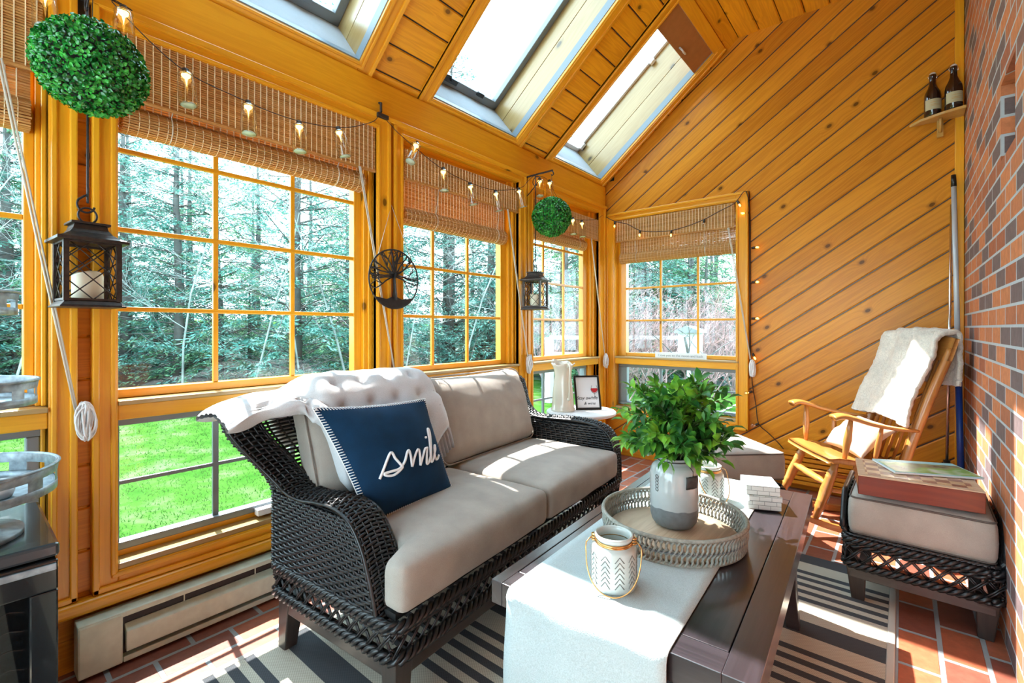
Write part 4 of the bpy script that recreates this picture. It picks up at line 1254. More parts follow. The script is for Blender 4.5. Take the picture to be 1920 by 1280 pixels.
def lattice(mb, p0, p1, z0, z1, step=0.05, span=0.075, r=0.0033, nrm=V(0, 0, 0), double=True):
    p0 = Vector(p0); p1 = Vector(p1); d = p1 - p0; L = d.length; d.normalize()
    n = d.cross(V(0, 0, 1))
    k = int(L / step)
    for i in range(-1, k + 1):
        for sg in (1, -1):
            for o in ((-0.0045, 0.0045) if double else (0,)):
                a = i * step + o + (0 if sg > 0 else span); b = a + sg * span
                za, zb = z0, z1
                if a < 0 or a > L or b < 0 or b > L:
                    ca = max(0, min(L, a)); cb = max(0, min(L, b))
                    if abs(b - a) < 1e-6 or (a < 0 and b < 0) or (a > L and b > L): continue
                    za2 = z0 + (z1 - z0) * (ca - a) / (b - a); zb2 = z0 + (z1 - z0) * (cb - a) / (b - a)
                    a, b, za, zb = ca, cb, za2, zb2
                off = n * 0.0035 * sg
                A = p0 + d * a + off + V(0, 0, za); B = p0 + d * b + off + V(0, 0, zb)
                mb.tube([A, A.lerp(B, 0.5) + n * 0.004 * sg, B], r, 5)

def rrect(x0, x1, y0, y1, r, z, k=4):
    out = []
    for cx, cy, a in ((x1 - r, y0 + r, -90), (x1 - r, y1 - r, 0), (x0 + r, y1 - r, 90), (x0 + r, y0 + r, 180)):
        for i in range(k + 1):
            t = radians(a + 90 * i / k); out.append(V(cx + r * cos(t), cy + r * sin(t), z))
    return out

# ------------------------------------------------------------------ wicker loveseat
SX, SY, SROT = 1.06, 0.83, radians(94.5)
sofa = thing('wicker_loveseat', 'black wicker loveseat with rolled arms under the large window', 'loveseat', (SX, SY, 0), SROT)
SL_ = 1.70
PROF = [(0.075, 0.30), (0.095, 0.37), (0.120, 0.44), (0.155, 0.515), (0.215, 0.580), (0.30, 0.606), (0.40, 0.602), (0.50, 0.590), (0.595, 0.600), (0.665, 0.655), (0.725, 0.745), (0.775, 0.845)]
PROF_FAR = [(0.000, 0.30), (0.000, 0.40), (0.008, 0.50), (0.030, 0.565), (0.075, 0.610), (0.16, 0.634), (0.30, 0.640), (0.45, 0.634), (0.57, 0.640), (0.665, 0.690), (0.725, 0.765), (0.775, 0.845)]
def smst(x): x = max(0.0, min(1.0, x)); return x * x * (3 - 2 * x)
def flare(ly, z): return 0.13 * smst((z - 0.57) / 0.30) * smst((ly - 0.48) / 0.2)
for side in (0, 1):
    AW = 0.122 if side == 0 else 0.085
    PC = catmull([(a, 0, b) for a, b in (PROF if side == 0 else PROF_FAR)], 8)
    ztop = 0.588 if side == 0 else 0.622
    def prof(t):
        x = t * (len(PC) - 1); i = min(int(x), len(PC) - 2); p = PC[i].lerp(PC[i + 1], x - i)
        return p.x, p.z
    def lyfront(z):
        for a, b in zip(PC, PC[1:]):
            if b.z >= z: return a.x + (b.x - a.x) * (z - a.z) / max(1e-6, b.z - a.z)
            if b.x > 0.30: break
        return 0.25
    def lyrear(z):
        for a, b in zip(PC, PC[1:]):
            if a.x > 0.5 and b.z >= z: return a.x + (b.x - a.x) * max(0, (z - a.z)) / max(1e-6, b.z - a.z)
        return 0.775
    m = MB()
    def X(l, ly, z): return (l - flare(ly, z)) if side == 0 else (SL_ - l + flare(ly, z))
    def side_panel(l):
        def S(u, v):
            z = 0.30 + (ztop - 0.30) * v
            ly = lyfront(z) + (0.688 - lyfront(z)) * u
            return (X(l, ly, z), ly, z)
        def S2(u, v):
            z = ztop + 0.004 + (0.836 - ztop) * v
            a = lyrear(z); b = 0.69 + 0.115 * smst(v)
            ly = a + (b - a) * u
            return (X(l, ly, z), ly, z)
        return S, S2
    for l in (0.0, AW):
        S, S2 = side_panel(l)
        weave(m, S, 23, 19, 0.0054, 0.0042)
        weave(m, S2, 18, 4, 0.0054, 0.0042)
    def T(u, v):
        ly, z = prof(v)
        return (X(AW * u, ly, z), ly, z + 0.012 * sin(pi * u))
    weave(m, T, 74, 5, 0.0054, 0.0042)
    for u in (0.0, 1.0):
        m.tube([T(u, k / 60) for k in range(61)], 0.0066, 6)
    arm = m.build('arm', 'wicker', sofa)
    m = MB()
    for l, q_ in ((0.012, 1), (AW - 0.012, 1)):
        S, S2 = side_panel(l)
        m.surf(S, 16, 8); m.surf(S2, 4, 8)
    m.surf(lambda u, v: Vector(T(0.06 + 0.88 * u, v)) - V(0, 0, 0.012) + V(0, 0.006, 0), 3, 60)
    m.build('arm_lining', 'wicker_core', arm)
m = MB()
def BS(u, v):
    z = 0.30 + 0.55 * v
    ly = 0.685 + 0.115 * smst((v - 0.45) / 0.55)
    f = flare(0.78, z)
    return (-f + (SL_ + 2 * f) * u, ly, z + 0.03 * sin(pi * u) * smst(v))
weave(m, BS, 40, 44, 0.0054, 0.004, n=4)
m.tube([BS(k / 30, 1) for k in range(31)], 0.016, 8)
m.build('back', 'wicker', sofa)
m = MB()
per = rrect(0.0, SL_, 0.0, 0.69, 0.04, 0.0)
for z, R in ((0.312, 0.012), (0.218, 0.013)): braid(m, [p + V(0, 0, z) for p in per], R, 0.0088, 0.085, 3, closed=True)
braid(m, [p + V(0, 0, 0.292) for p in per], 0.006, 0.006, 0.05, 2, closed=True)
m.build('braids', 'wicker', sofa)
m = MB()
cor = [V(0.0, 0.012, 0), V(SL_, 0.012, 0), V(SL_ - 0.005, 0.68, 0), V(0.005, 0.68, 0)]
for a, b in zip(cor, cor[1:] + cor[:1]): lattice(m, a, b, 0.222, 0.305)
m.build('base_lattice', 'wicker', sofa)
m = MB(); m.box((0.03, 0.03, 0.318), (SL_ - 0.03, 0.68, 0.338)); m.build('seat_deck', 'wicker_core', sofa)
m = MB()
for lo, hi in (((0.03, 0.012, 0.145), (SL_ - 0.03, 0.042, 0.208)), ((0.03, 0.645, 0.145), (SL_ - 0.03, 0.675, 0.208)), ((0.012, 0.03, 0.145), (0.042, 0.66, 0.208)), ((SL_ - 0.042, 0.03, 0.145), (SL_ - 0.012, 0.66, 0.208))): m.box(lo, hi)
m.build('rail', 'leg_brown', sofa, bevel=0.004)
for x, y in ((0.04, 0.035), (SL_ - 0.04, 0.035), (0.045, 0.625), (SL_ - 0.045, 0.625)):
    m = MB(); m.beam((x, y, 0.21), (x + (0.012 if x < 1 else -0.012) * -1, y + (-0.01 if y < 0.3 else 0.015), 0.0), 0.07, 0.07, (0, 1, 0), 0.68); m.build('leg', 'leg_brown', sofa, bevel=0.004)

def local(root): return root_mat(root)
LS = local(sofa)
def seat_cushion(x0, x1, tl, tr, lab, seed):
    c = LS @ V((x0 + x1) / 2, 0.29, 0.352)
    root = thing('seat_cushion', lab, 'cushion', c, SROT, 'seat cushions of the wicker loveseat')
    hx, hy, hz = (x1 - x0) / 2, 0.315, 0.073
    def fn(p):
        ly = p.y + hy           # 0 at the front
        k = smst((ly - 0.075) / 0.06)
        x = p.x
        if x < 0: x *= (hx - tl * k) / hx
        else: x *= (hx - tr * k) / hx
        e = (1 - (p.x / hx) ** 2) * (1 - (p.y / hy) ** 2)
        e = max(0.0, e)
        z = p.z + hz + (0.034 * e ** 0.7 if p.z > 0 else 0) + 0.004 * nz3((p.x, p.y, p.z), 7, seed)
        y = p.y - 0.014 * (1 - (p.x / hx) ** 2) * (1 if p.y < -hy * 0.7 else 0) * (1 - (p.z / hz) ** 2)
        return V(x, y, z)
    m = MB(); rounded_box(m, hx, hy, hz, 0.032, (16, 12, 4), fn)
    weld(m.build('cover', 'cushion', root))
    return root
seat_cushion(0.008, 0.838, 0.118, 0.0, 'taupe seat cushion of the loveseat under the navy pillow', 1)
seat_cushion(0.846, 1.612, 0.0, 0.004, 'taupe seat cushion of the loveseat striped by window sunlight', 2)

def back_cushion(x0, x1, lab, seed, hgt=0.455, top=0.66, bot=0.605):
    root = thing('back_cushion', lab, 'cushion', LS @ V((x0 + x1) / 2, bot - 0.015, 0.50), SROT, 'back cushions of the wicker loveseat')
    hx, hy, hz = (x1 - x0) / 2, 0.074, hgt / 2
    ang = -radians(15)
    R = Matrix.Rotation(ang, 4, 'X')
    def fn(p):
        e = max(0.0, (1 - (p.x / hx) ** 2)) ** 0.6 * max(0.0, (1 - (p.z / hz) ** 2)) ** 0.6
        sx = 1 - 0.03 * (1 - (p.z / hz) ** 2)
        tz = max(0.0, p.z / hz)
        y = p.y * (1 - 0.30 * tz ** 3) + (0.045 * e if p.y > 0 else -0.050 * e) + 0.022 * tz ** 2
        wr = 0.007 * nz3((p.x * 1.5, 0, p.z * 4), 6, seed) * (1 if p.y < 0 else 0.3) + 0.012 * exp(-((p.z + hz * 0.55) / 0.05) ** 2) * sin(p.x * 40) * exp(-((p.x + hx) / 0.12) ** 2)
        sag = -0.012 * (1 - (p.x / hx) ** 2) * (p.z > 0)
        return R @ V(p.x * sx, y + wr, p.z + hz + sag)
    m = MB(); rounded_box(m, hx, hy, hz, 0.055, (16, 4, 12), fn)
    weld(m.build('cover', 'cushion', root))
    m = MB()
    pts = [fn(V(p.x, -0.055, p.y)) for p in rrect(-hx, hx, -hz, hz, 0.055, 0, 6)]
    m.tube(pts, 0.004, 5, closed=True); m.build('piping', 'cushion', root)
    return root
back_cushion(0.10, 0.755, 'taupe back cushion half hidden behind the quilt and navy pillow', 3)
back_cushion(0.765, 1.60, 'plump taupe back cushion standing uncovered beside the quilt', 4)

# quilt thrown over the back
q = thing('white_quilt', 'white tufted quilt draped over the back of the wicker loveseat', 'quilt', LS @ V(0.25, 0.66, 0.86), SROT)
m = MB()
LI = LS
def quilt_mid(u, v):
    lx = -0.205 + 0.925 * u
    zf = 0.905 + (0.58 - 0.905) * smst((lx - 0.05) / 0.13) + 0.16 * smst((lx - 0.52) / 0.2)
    lift = -0.035 + 0.035 * smst((lx + 0.02) / 0.14)
    path = [(0.455 if zf < 0.85 else 0.60, zf - 0.02), (0.500, (zf + 0.89) / 2 + 0.02), (0.545, 0.885), (0.595, 0.955), (0.68, 0.972), (0.765, 0.945), (0.825, 0.89), (0.845, 0.80), (0.85, 0.70)]
    if lx < 0.14:
        k = 1 - smst((lx - 0.02) / 0.12)
        alt = [(0.585, 0.885), (0.60, 0.895), (0.62, 0.905), (0.65, 0.912), (0.68, 0.915), (0.72, 0.915), (0.75, 0.912), (0.79, 0.905), (0.82, 0.895)]
        path = [(a[0] * (1 - k) + b[0] * k, a[1] * (1 - k) + b[1] * k) for a, b in zip(path, alt)]
    x = v * (len(path) - 1); i = min(int(x), len(path) - 2); t = x - i
    p = [Vector((a, b, 0)) for a, b in path]
    p0 = p[max(i - 1, 0)]; p1 = p[i]; p2 = p[i + 1]; p3 = p[min(i + 2, len(p) - 1)]
    c = 0.5 * ((2 * p1) + (p2 - p0) * t + (2 * p0 - 5 * p1 + 4 * p2 - p3) * t * t + (3 * p1 - p0 - 3 * p2 + p3) * t ** 3)
    sag = 0.03 * smst((-lx - 0.02) / 0.2)
    rip = 0.010 * sin(lx * 26 + v * 5) * smst(0.5 - v) * 2 + 0.008 * nz3((lx, v, 0), 5)
    return V(lx, c.x - rip, c.y - sag * (0.5 + abs(v - 0.5)) + 0.008 * nz3((lx * 2, v * 2, 1), 3))
NUQ, NVQ = 56, 40
def quilt_surf(u, w):
    # w runs round the section: outside forward, inside back
    th = 0.033 * max(0.05, 1 - abs(2 * u - 1) ** 9) ** 0.5
    if w < 0.5: v = w * 2; s = 1
    else: v = (1 - w) * 2; s = -1
    v = 0.012 + 0.976 * v
    p = quilt_mid(u, v); a = quilt_mid(u, min(1, v + 0.01)); b = quilt_mid(u, max(0, v - 0.01))
    t = (a - b); n = V(0, -t.z, t.y).normalized() if t.length > 0 else V(0, 0, 1)
    n = -n if False else n
    edge = min(1.0, max(0.0, min(v, 1 - v) / 0.035)) ** 0.5
    dim = 0
    cu, cv = u * 7, v * 8
    d = ((cu - round(cu)) ** 2 + (cv - round(cv)) ** 2) if True else 1
    dim = 0.55 * exp(-d * 28)
    return p + n * th * s * edge * (1 - dim) * (1.35 if s > 0 else 0.7)
m.surf(quilt_surf, NUQ, NVQ * 2, cv=True)
o = m.build('cover', 'quilt', q, world=False)
# vertices are in loveseat space: move them to the quilt's own base
off = V(0.25, 0.66, 0.86)
for v in o.data.vertices: v.co = v.co - off
m = MB()
def hem(u, v):
    b = quilt_mid(0.90 + 0.098 * u, 0.02) + V(0, -0.012, 0)
    return b + V(0.004 * sin(v * 3), -0.030 * v + 0.010 * sin(u * 34) * v, -0.085 * v)
m.surf(lambda u, v: hem(u, v) - off, 40, 5)
m.build('ruffle', 'quilt_back', q, solid=0.004)
m = MB()
rnd = random.Random(8)
for i in range(1, 8):
    for j in range(1, 8):
        u, v = i / 7.3, j / 8
        p = quilt_mid(u, v); a = quilt_mid(u, v + 0.01) - quilt_mid(u, v - 0.01); n = V(0, -a.z, a.y).normalized()
        c = p + n * 0.026
        dd = (V(1, 0, 0) * 0.5 + a.normalized() * 0.8).normalized()
        m.tube([c - dd * 0.018 - off, c + n * 0.0035 - off, c + dd * 0.018 - off], [0.0008, 0.0022, 0.0008], 5)
m.build('stitching', 'quilt_back', q)

# navy pillow with stitched edge and a hand-written word
pl = thing('navy_pillow', 'navy blue pillow with white stitched edge and the word smile', 'pillow', LS @ V(0.34, 0.27, 0.50), SROT)
PTL, PTR, PBR, PBL = V(0.02, 0.455, 0.92), V(0.555, 0.445, 0.888), V(0.565, 0.285, 0.506), V(0.135, 0.285, 0.505)
PO = V(0.34, 0.27, 0.50)
def pil(u, v, s, th=0.085):
    # pinch the sides in between the corners
    pu = u + 0.045 * (0.5 - u) * 2 * (1 - (2 * v - 1) ** 2) * 0.6
    pv = v + 0.045 * (0.5 - v) * 2 * (1 - (2 * u - 1) ** 2) * 0.6
    p = (PTL * (1 - pu) + PTR * pu) * (1 - pv) + (PBL * (1 - pu) + PBR * pu) * pv
    n = (PTR - PTL).cross(PBL - PTL).normalized()
    if n.y > 0: n = -n
    t = max(0.0, 1 - abs(2 * u - 1) ** 2.4) ** 0.75 * max(0.0, 1 - abs(2 * v - 1) ** 2.4) ** 0.75
    t += 0.05 * nz3((u * 2.2, v * 2.2, 0), 2.2, 5) * t
    return p + n * (th * t * s + (0.0 if s > 0 else 0.0)) - PO
m = MB()
m.surf(lambda u, v: pil(u, v, 1.0), 26, 26); m.surf(lambda u, v: pil(u, v, -0.55), 26, 26, flip=True)
weld(m.build('cover', 'navy', pl))
m = MB()
def edge_pt(t):
    t = t % 4
    if t < 1: return (t, 0.0)
    if t < 2: return (1.0, t - 1)
    if t < 3: return (3 - t, 1.0)
    return (0.0, 4 - t)
for k in range(4 * 46):
    t = k / 46
    u, v = edge_pt(t); uc, vc = u + (0.5 - u) * 0.05, v + (0.5 - v) * 0.05
    a = pil(u, v, 1) + V(0, -0.002, 0); b = pil(uc if u in (0, 1) else u, vc if v in (0, 1) else v, 1.0) + V(0, -0.003, 0)
    m.tube([a, b], 0.0016, 4)
m.tube([pil(*edge_pt(k / 40), 1) + V(0, -0.001, 0) for k in range(160)], 0.0020, 4, closed=True)
m.build('stitching', 'white_thread', pl)
W_ = [[(0.157, 0.683), (0.22, 0.604), (0.314, 0.494), (0.333, 0.554), (0.36, 0.617), (0.365, 0.649), (0.282, 0.686), (0.223, 0.677), (0.202, 0.653), (0.252, 0.651), (0.339, 0.649), (0.407, 0.601), (0.456, 0.536), (0.484, 0.512), (0.487, 0.553), (0.464, 0.664)],
 [(0.464, 0.664), (0.518, 0.592), (0.571, 0.533), (0.593, 0.531), (0.584, 0.584), (0.556, 0.674)], [(0.556, 0.674), (0.613, 0.601), (0.668, 0.536), (0.695, 0.53)],
 [(0.707, 0.521), (0.668, 0.591), (0.637, 0.667), (0.656, 0.672), (0.704, 0.622)], [(0.739, 0.417), (0.734, 0.432)],
 [(0.704, 0.622), (0.762, 0.499), (0.806, 0.37), (0.825, 0.339), (0.831, 0.375), (0.776, 0.502), (0.708, 0.634), (0.703, 0.668), (0.736, 0.651), (0.785, 0.595)],
 [(0.785, 0.595), (0.824, 0.558), (0.843, 0.515), (0.815, 0.544), (0.784, 0.606), (0.78, 0.653), (0.812, 0.652), (0.857, 0.622)]]
m = MB()
for st_ in W_:
    pts = [pil(p.x, p.y, 1.0) + V(0, -0.003, 0.001) for p in catmull([(a, b, 0) for a, b in st_], 5)]
    m.tube(pts, 0.0050, 6)
m.build('lettering', 'white_thread', pl)

# ------------------------------------------------------------------ coffee table
TA = radians(3.3)
tb = thing('coffee_table', 'dark espresso wood coffee table with grooved top in front of the loveseat', 'coffee table', (1.319, 0.967, 0.0), TA)
TW, TLN = 0.668, 1.315
m = MB()
zt0, zt1 = 0.436, 0.500
m.box((0, 0.0, zt0), (0.036, TLN, zt1), 1); m.box((0.600, 0.0, zt0), (TW, TLN, zt1), 1)
m.box((0.036, 0.0, zt0), (0.600, 0.075, zt1), 0); m.box((0.036, TLN - 0.13, zt0), (0.600, TLN, zt1), 0)
m.box((0.0385, 0.0775, zt0 + 0.004), (0.5975, TLN - 0.1325, zt1 - 0.0006), 1)
m.build('tabletop', 'espresso', tb, bevel=0.0016)
m = MB(); m.box((0.037, 0.076, zt0 + 0.002), (0.599, TLN - 0.131, zt1 - 0.012)); m.build('groove', 'wicker_core', tb)
m = MB()
for lo, hi in (((0.07, 0.16, 0.365), (0.09, TLN - 0.13, 0.436)), ((0.575, 0.16, 0.365), (0.595, TLN - 0.13, 0.436)), ((0.07, 0.15, 0.365), (0.595, 0.17, 0.436)), ((0.07, TLN - 0.15, 0.365), (0.595, TLN - 0.13, 0.436))): m.box(lo, hi)
m.build('apron', 'espresso', tb)
for x in (0.075, 0.592):
    for y, sg in ((0.175, -1), (1.15, 1)):
        m = MB()
        pts = [(x, y, 0.436), (x, y, 0.30), (x + (0.008 if x > 0.3 else -0.008), y + 0.006 * sg, 0.15), (x + (0.022 if x > 0.3 else -0.022), y + 0.012 * sg, 0.0)]
        ws = [0.062, 0.060, 0.054, 0.046]
        vs = []; fs = []
        for (a, b, c), wd in zip(pts, ws):
            for dx, dy in ((-1, -1), (1, -1), (1, 1), (-1, 1)): vs.append((a + dx * wd / 2, b + dy * wd / 2, c))
        for k in range(3):
            for e in range(4): fs.append((k * 4 + e, (k + 1) * 4 + e, (k + 1) * 4 + (e + 1) % 4, k * 4 + (e + 1) % 4))
        fs += [(0, 1, 2, 3), (15, 14, 13, 12)]
        m.add(vs, fs); m.build('leg', 'espresso', tb, bevel=0.005)
LT = local(tb)

rn = thing('table_runner', 'pale grey table runner hanging over the near end of the coffee table', 'table runner', LT @ V(0.29, 0.6, 0.5), TA)
def run_pt(u, v):
    x = 0.068 + (0.425 + 0.012 * v) * u
    s = -0.36 + (TLN + 0.30 + 0.36) * v
    r = 0.022
    bulge = 0.006 * nz3((x * 4, s * 3, 0), 1.5)
    if s < -r: return V(x, -r * 0.9 - 0.012 * smst((-s - r) / 0.2) + bulge, 0.502 - r + (s + r))
    if s < r: 
        a = (s + r) / (2 * r) * pi / 2
        return V(x, -r * 0.9 + (r) * (1 - cos(a)) * 0.95, 0.502 - r + r * sin(a))
    if s < TLN: return V(x, s, 0.502 + 0.0015 * max(0, nz3((x * 3, s * 3, 1), 2)))
    return V(x, TLN + 0.012 * min(1, (s - TLN) / 0.03), 0.502 - max(0, (s - TLN - 0.015)))
m = MB(); m.surf(lambda u, v: run_pt(u, v) - V(0.29, 0.6, 0.5), 16, 150); m.build('cloth', 'runner', rn, solid=0.003, off=1.0)
m = MB()
for u in (0.03, 0.97): m.tube([run_pt(u, k / 150) - V(0.29, 0.6, 0.5) + V(0, -0.0008, 0.0008) for k in range(151)], 0.0013, 4)
m.build('hem', 'vase_base', rn)

# woven tray
ty = thing('woven_tray', 'round grey woven tray with wooden base on the table runner', 'tray', (1.603, 1.560, 0.504))
TR = 0.222
m = MB(); m.lathe([(0.0, 0.004), (TR - 0.012, 0.004), (TR - 0.012, 0.014), (0.0, 0.014)], 48)
for k in range(7): pass
m.uv = [[(p[1] * 1.0, p[0]) for p in [m.v[k] for k in f]] for f in m.f]
m.build('wood_base', 'tray_wood', ty)
m = MB()
NS_ = 96
for k in range(NS_):
    a = 2 * pi * k / NS_
    for sg in (1, -1):
        pts = []
        for i in range(7):
            t = i / 6
            b = a + sg * (2 * pi / NS_) * 0.62 * sin(t * 2 * pi)
            rr = TR + 0.004 * sg * cos(t * 2 * pi) + 0.006 * t
            pts.append(V(rr * cos(b), rr * sin(b), 0.004 + 0.070 * t))
        m.tube(pts, 0.0036, 5)
m.build('woven_wall', 'basket', ty)
m = MB()
for z, r, rr in ((0.078, TR + 0.006, 0.006), (0.004, TR, 0.006)):
    m.tube([V(r * cos(2 * pi * k / 64), r * sin(2 * pi * k / 64), z) for k in range(64)], rr, 8, closed=True)
m.build('rim', 'basket', ty)
m = MB()
for o in (0.005, -0.004): m.tube([V((TR + 0.003 + o) * cos(2 * pi * k / 192), (TR + 0.003 + o) * sin(2 * pi * k / 192), 0.039 + 0.0022 * (-1) ** k) for k in range(192)], 0.0022, 4, closed=True)
m.build('binding', 'vase_base', ty)

# vase
vs_ = thing('glazed_vase', 'tall white glazed vase with grey stoneware foot standing in the woven tray', 'vase', (1.590, 1.612, 0.519))
VR = 0.081
def wob(a): return 0.070 + 0.0012 * sin(3 * a) + 0.0012 * sin(7 * a + 1) + 0.0012 * sin(13 * a)
PV = [(0.0, 0.0), (0.050, 0.0), (0.064, 0.006), (0.074, 0.020), (0.079, 0.040)]
m = MB(); m.lathe(PV + [(VR - 0.0006, 0.078)], 40); m.build('stoneware_foot', 'vase_base', vs_)
m = MB()
def vmod(r, z, a):
    if z < 0.0701: return (VR + 0.0004, wob(a))
    return (r, z)
m.lathe([(VR, 0.07), (VR, 0.10), (VR, 0.16), (0.080, 0.185), (0.074, 0.204), (0.062, 0.216), (0.054, 0.220), (0.053, 0.228), (0.055, 0.234), (0.050, 0.236), (0.046, 0.230), (0.046, 0.10)], 48, mod=vmod)
m.build('glazed_body', 'vase_glaze', vs_)
m = MB()
for dz in range(5):
    for sg in (-1, 1):
        a0 = radians(-95) + sg * 0.0
        pts = []
        for i in range(5):
            a = radians(-112) + sg * (0.02 + 0.05 * sin(pi * i / 4)); z = 0.128 + dz * 0.011 + 0.012 * i / 4
            pts.append(V((VR + 0.0006) * cos(a), (VR + 0.0006) * sin(a), z))
        m.tube(pts, 0.0013, 4)
m.build('leaf_print', 'tag_black', vs_)
m = MB()
for i in range(6):
    for j in range(4):
        def tg(a, z): return V((VR + 0.004) * cos(a), (VR + 0.004) * sin(a), z)
a0, a1 = radians(-42), radians(-8)
m.surf(lambda u, v: V((VR + 0.003 + 0.002 * sin(v * 5)) * cos(a0 + (a1 - a0) * u), (VR + 0.003 + 0.002 * sin(v * 5)) * sin(a0 + (a1 - a0) * u), 0.188 - 0.042 * v + 0.002 * nz3((u * 4, v, 0), 3)), 10, 4)
m.build('tag', 'tag_black', vs_, solid=0.002)
m = MB(); m.tube([V(0.0565 * cos(2 * pi * k / 30), 0.0565 * sin(2 * pi * k / 30), 0.226) for k in range(30)], 0.002, 5, closed=True)
m.tube([V(0.0565 * cos(radians(-25)), 0.0565 * sin(radians(-25)), 0.226), V((VR + .004) * cos(radians(-25)), (VR + .004) * sin(radians(-25)), 0.205), V((VR + .004) * cos(radians(-25)), (VR + .004) * sin(radians(-25)), 0.186)], 0.0015, 5)
m.build('string', 'tag_black', vs_)

# greenery in the vase
pt = thing('leafy_plant', 'bushy bright green leafy plant standing in the glazed vase', 'plant', (1.590, 1.612, 0.70))
rnd = random.Random(17)
ms, mlv = MB(), MB()
def leaf(m, p, d, up, L, wd, curl=0.25):
    d = d.normalized(); s = d.cross(up)
    if s.length < 1e-4: s = d.cross(V(1, 0, 0))
    s.normalize(); n = s.cross(d)
    mid = [p, p + d * L * 0.35 + n * L * 0.05, p + d * L * 0.72 + n * L * 0.03, p + d * L - n * L * curl * 0.4]
    ws = [0.12, 1.0, 0.72]
    vs = [mid[0]]
    for q, k in zip(mid[1:3], ws[1:]):
        vs += [q - s * wd * k * 0.5 + n * wd * 0.16, q, q + s * wd * k * 0.5 + n * wd * 0.16]
    vs.append(mid[3])
    fs = [(0, 2, 1), (0, 3, 2), (1, 2, 5, 4), (2, 3, 6, 5), (4, 5, 7), (5, 6, 7)]
    m.add(vs, fs, None, True)
for k in range(88):
    az = rnd.uniform(0, 2 * pi); cz = rnd.uniform(-0.75, 1.0); rr = rnd.uniform(0.62, 1.0) ** 0.7
    ch = sqrt(1 - min(1, cz * cz))
    tip = V(cos(az) * ch * 0.205 * rr, sin(az) * ch * 0.205 * rr, 0.165 + cz * 0.185 * rr)
    p0 = V(rnd.uniform(-.025, .025), rnd.uniform(-.025, .025), rnd.uniform(0.0, 0.03))
    c1 = V(tip.x * 0.25, tip.y * 0.25, 0.05 + max(tip.z, 0.10) * 0.75)
    pts = [p0 * (1 - t) ** 2 + c1 * 2 * t * (1 - t) + tip * t * t for t in [i / 6 for i in range(7)]]
    ms.tube(pts, [0.0026, 0.0024, 0.002, 0.0018, 0.0014, 0.001, 0.0007], 5)
    n = rnd.randint(6, 8)
    for i in range(n):
        t = 0.38 + 0.62 * (i + rnd.random() * 0.4) / n
        x = min(t, 0.999) * 6; j = int(x); q = pts[j].lerp(pts[j + 1], x - j); dd = (pts[j + 1] - pts[j]).normalized()
        for sgn in (-1, 1):
            sd = dd.cross(V(rnd.uniform(-1, 1), rnd.uniform(-1, 1), rnd.uniform(-1, 1))).normalized()
            d = dd * 0.6 + sd * 0.9 + V(0, 0, rnd.uniform(-0.1, 0.3))
            leaf(mlv, q, d, V(rnd.uniform(-.6, .6), rnd.uniform(-.6, .6), 1), rnd.uniform(0.040, 0.060), rnd.uniform(0.020, 0.030))
    leaf(mlv, pts[-1], pts[-1] - pts[-2], V(rnd.uniform(-.5, .5), rnd.uniform(-.5, .5), 1), 0.050, 0.024)
ms.build('stems', 'stem', pt); mlv.build('leaves', 'plant_leaf', pt)

# white jar lanterns with chevrons and a wire handle
def jar(loc, rot, label):
    root = thing('ceramic_jar', label, 'candle jar', loc, rot, 'white chevron jars on the coffee table')
    R = 0.060
    m = MB(); m.lathe([(0.0, 0.0), (0.050, 0.0), (0.057, 0.004), (R, 0.012), (R, 0.106), (0.056, 0.114), (0.046, 0.119), (0.045, 0.126), (0.050, 0.132), (0.052, 0.140), (0.048, 0.143), (0.044, 0.140), (0.042, 0.126), (0.050, 0.108), (0.052, 0.02), (0.0, 0.016)], 40)
    body = m.build('body', 'ceramic', root)
    m = MB()
    for col in range(10):
        a = 2 * pi * col / 10
        for row in range(6):
            z = 0.020 + row * 0.0135
            pts = []
            for t in (-1, -0.5, 0, 0.5, 1):
                b = a + t * 0.20; zz = z + 0.0155 * (1 - abs(t))
                pts.append(V((R + 0.0003) * cos(b), (R + 0.0003) * sin(b), zz))
            m.tube(pts, 0.0013, 4)
    m.build('chevron_grooves', 'ceramic_line', body)
    m = MB()
    for z in (0.119, 0.124): m.tube([V(0.0475 * cos(2 * pi * k / 32), 0.0475 * sin(2 * pi * k / 32), z) for k in range(32)], 0.0030, 6, closed=True)
    for sg in (-1, 1):
        for dz in (-0.004, 0.003, 0.010): m.tube([V(sg * (0.052 + 0.007 * cos(2 * pi * k / 12)), 0.007 * sin(2 * pi * k / 12), 0.124 + dz) for k in range(12)], 0.0024, 5, closed=True)
    m.build('wire_band', 'gold', root)
    m = MB()
    pts = [V(-0.056, 0, 0.128)]
    for k in range(25):
        t = pi * k / 24
        x = -0.072 * cos(t); z0 = 0.118 - 0.112 * sin(t) ** 0.75; y = -0.020 - 0.052 * sin(t) ** 0.8
        pts.append(V(x, y, max(0.004, z0)))
    pts.append(V(0.056, 0, 0.128))
    m.tube(catmull(pts, 2), 0.0019, 6); m.build('handle', 'gold', root)
    m = MB(); m.lathe([(0.0, 0.017), (0.036, 0.017), (0.036, 0.075), (0.0, 0.076)], 24); m.build('candle', 'candle', root)
    return root
jar((1.600, 1.150, 0.504), radians(24), 'white chevron jar with gold wire handle at the near end of the runner')
jar((1.592, 1.975, 0.504), radians(60), 'white chevron jar with gold wire handle behind the vase and tray')

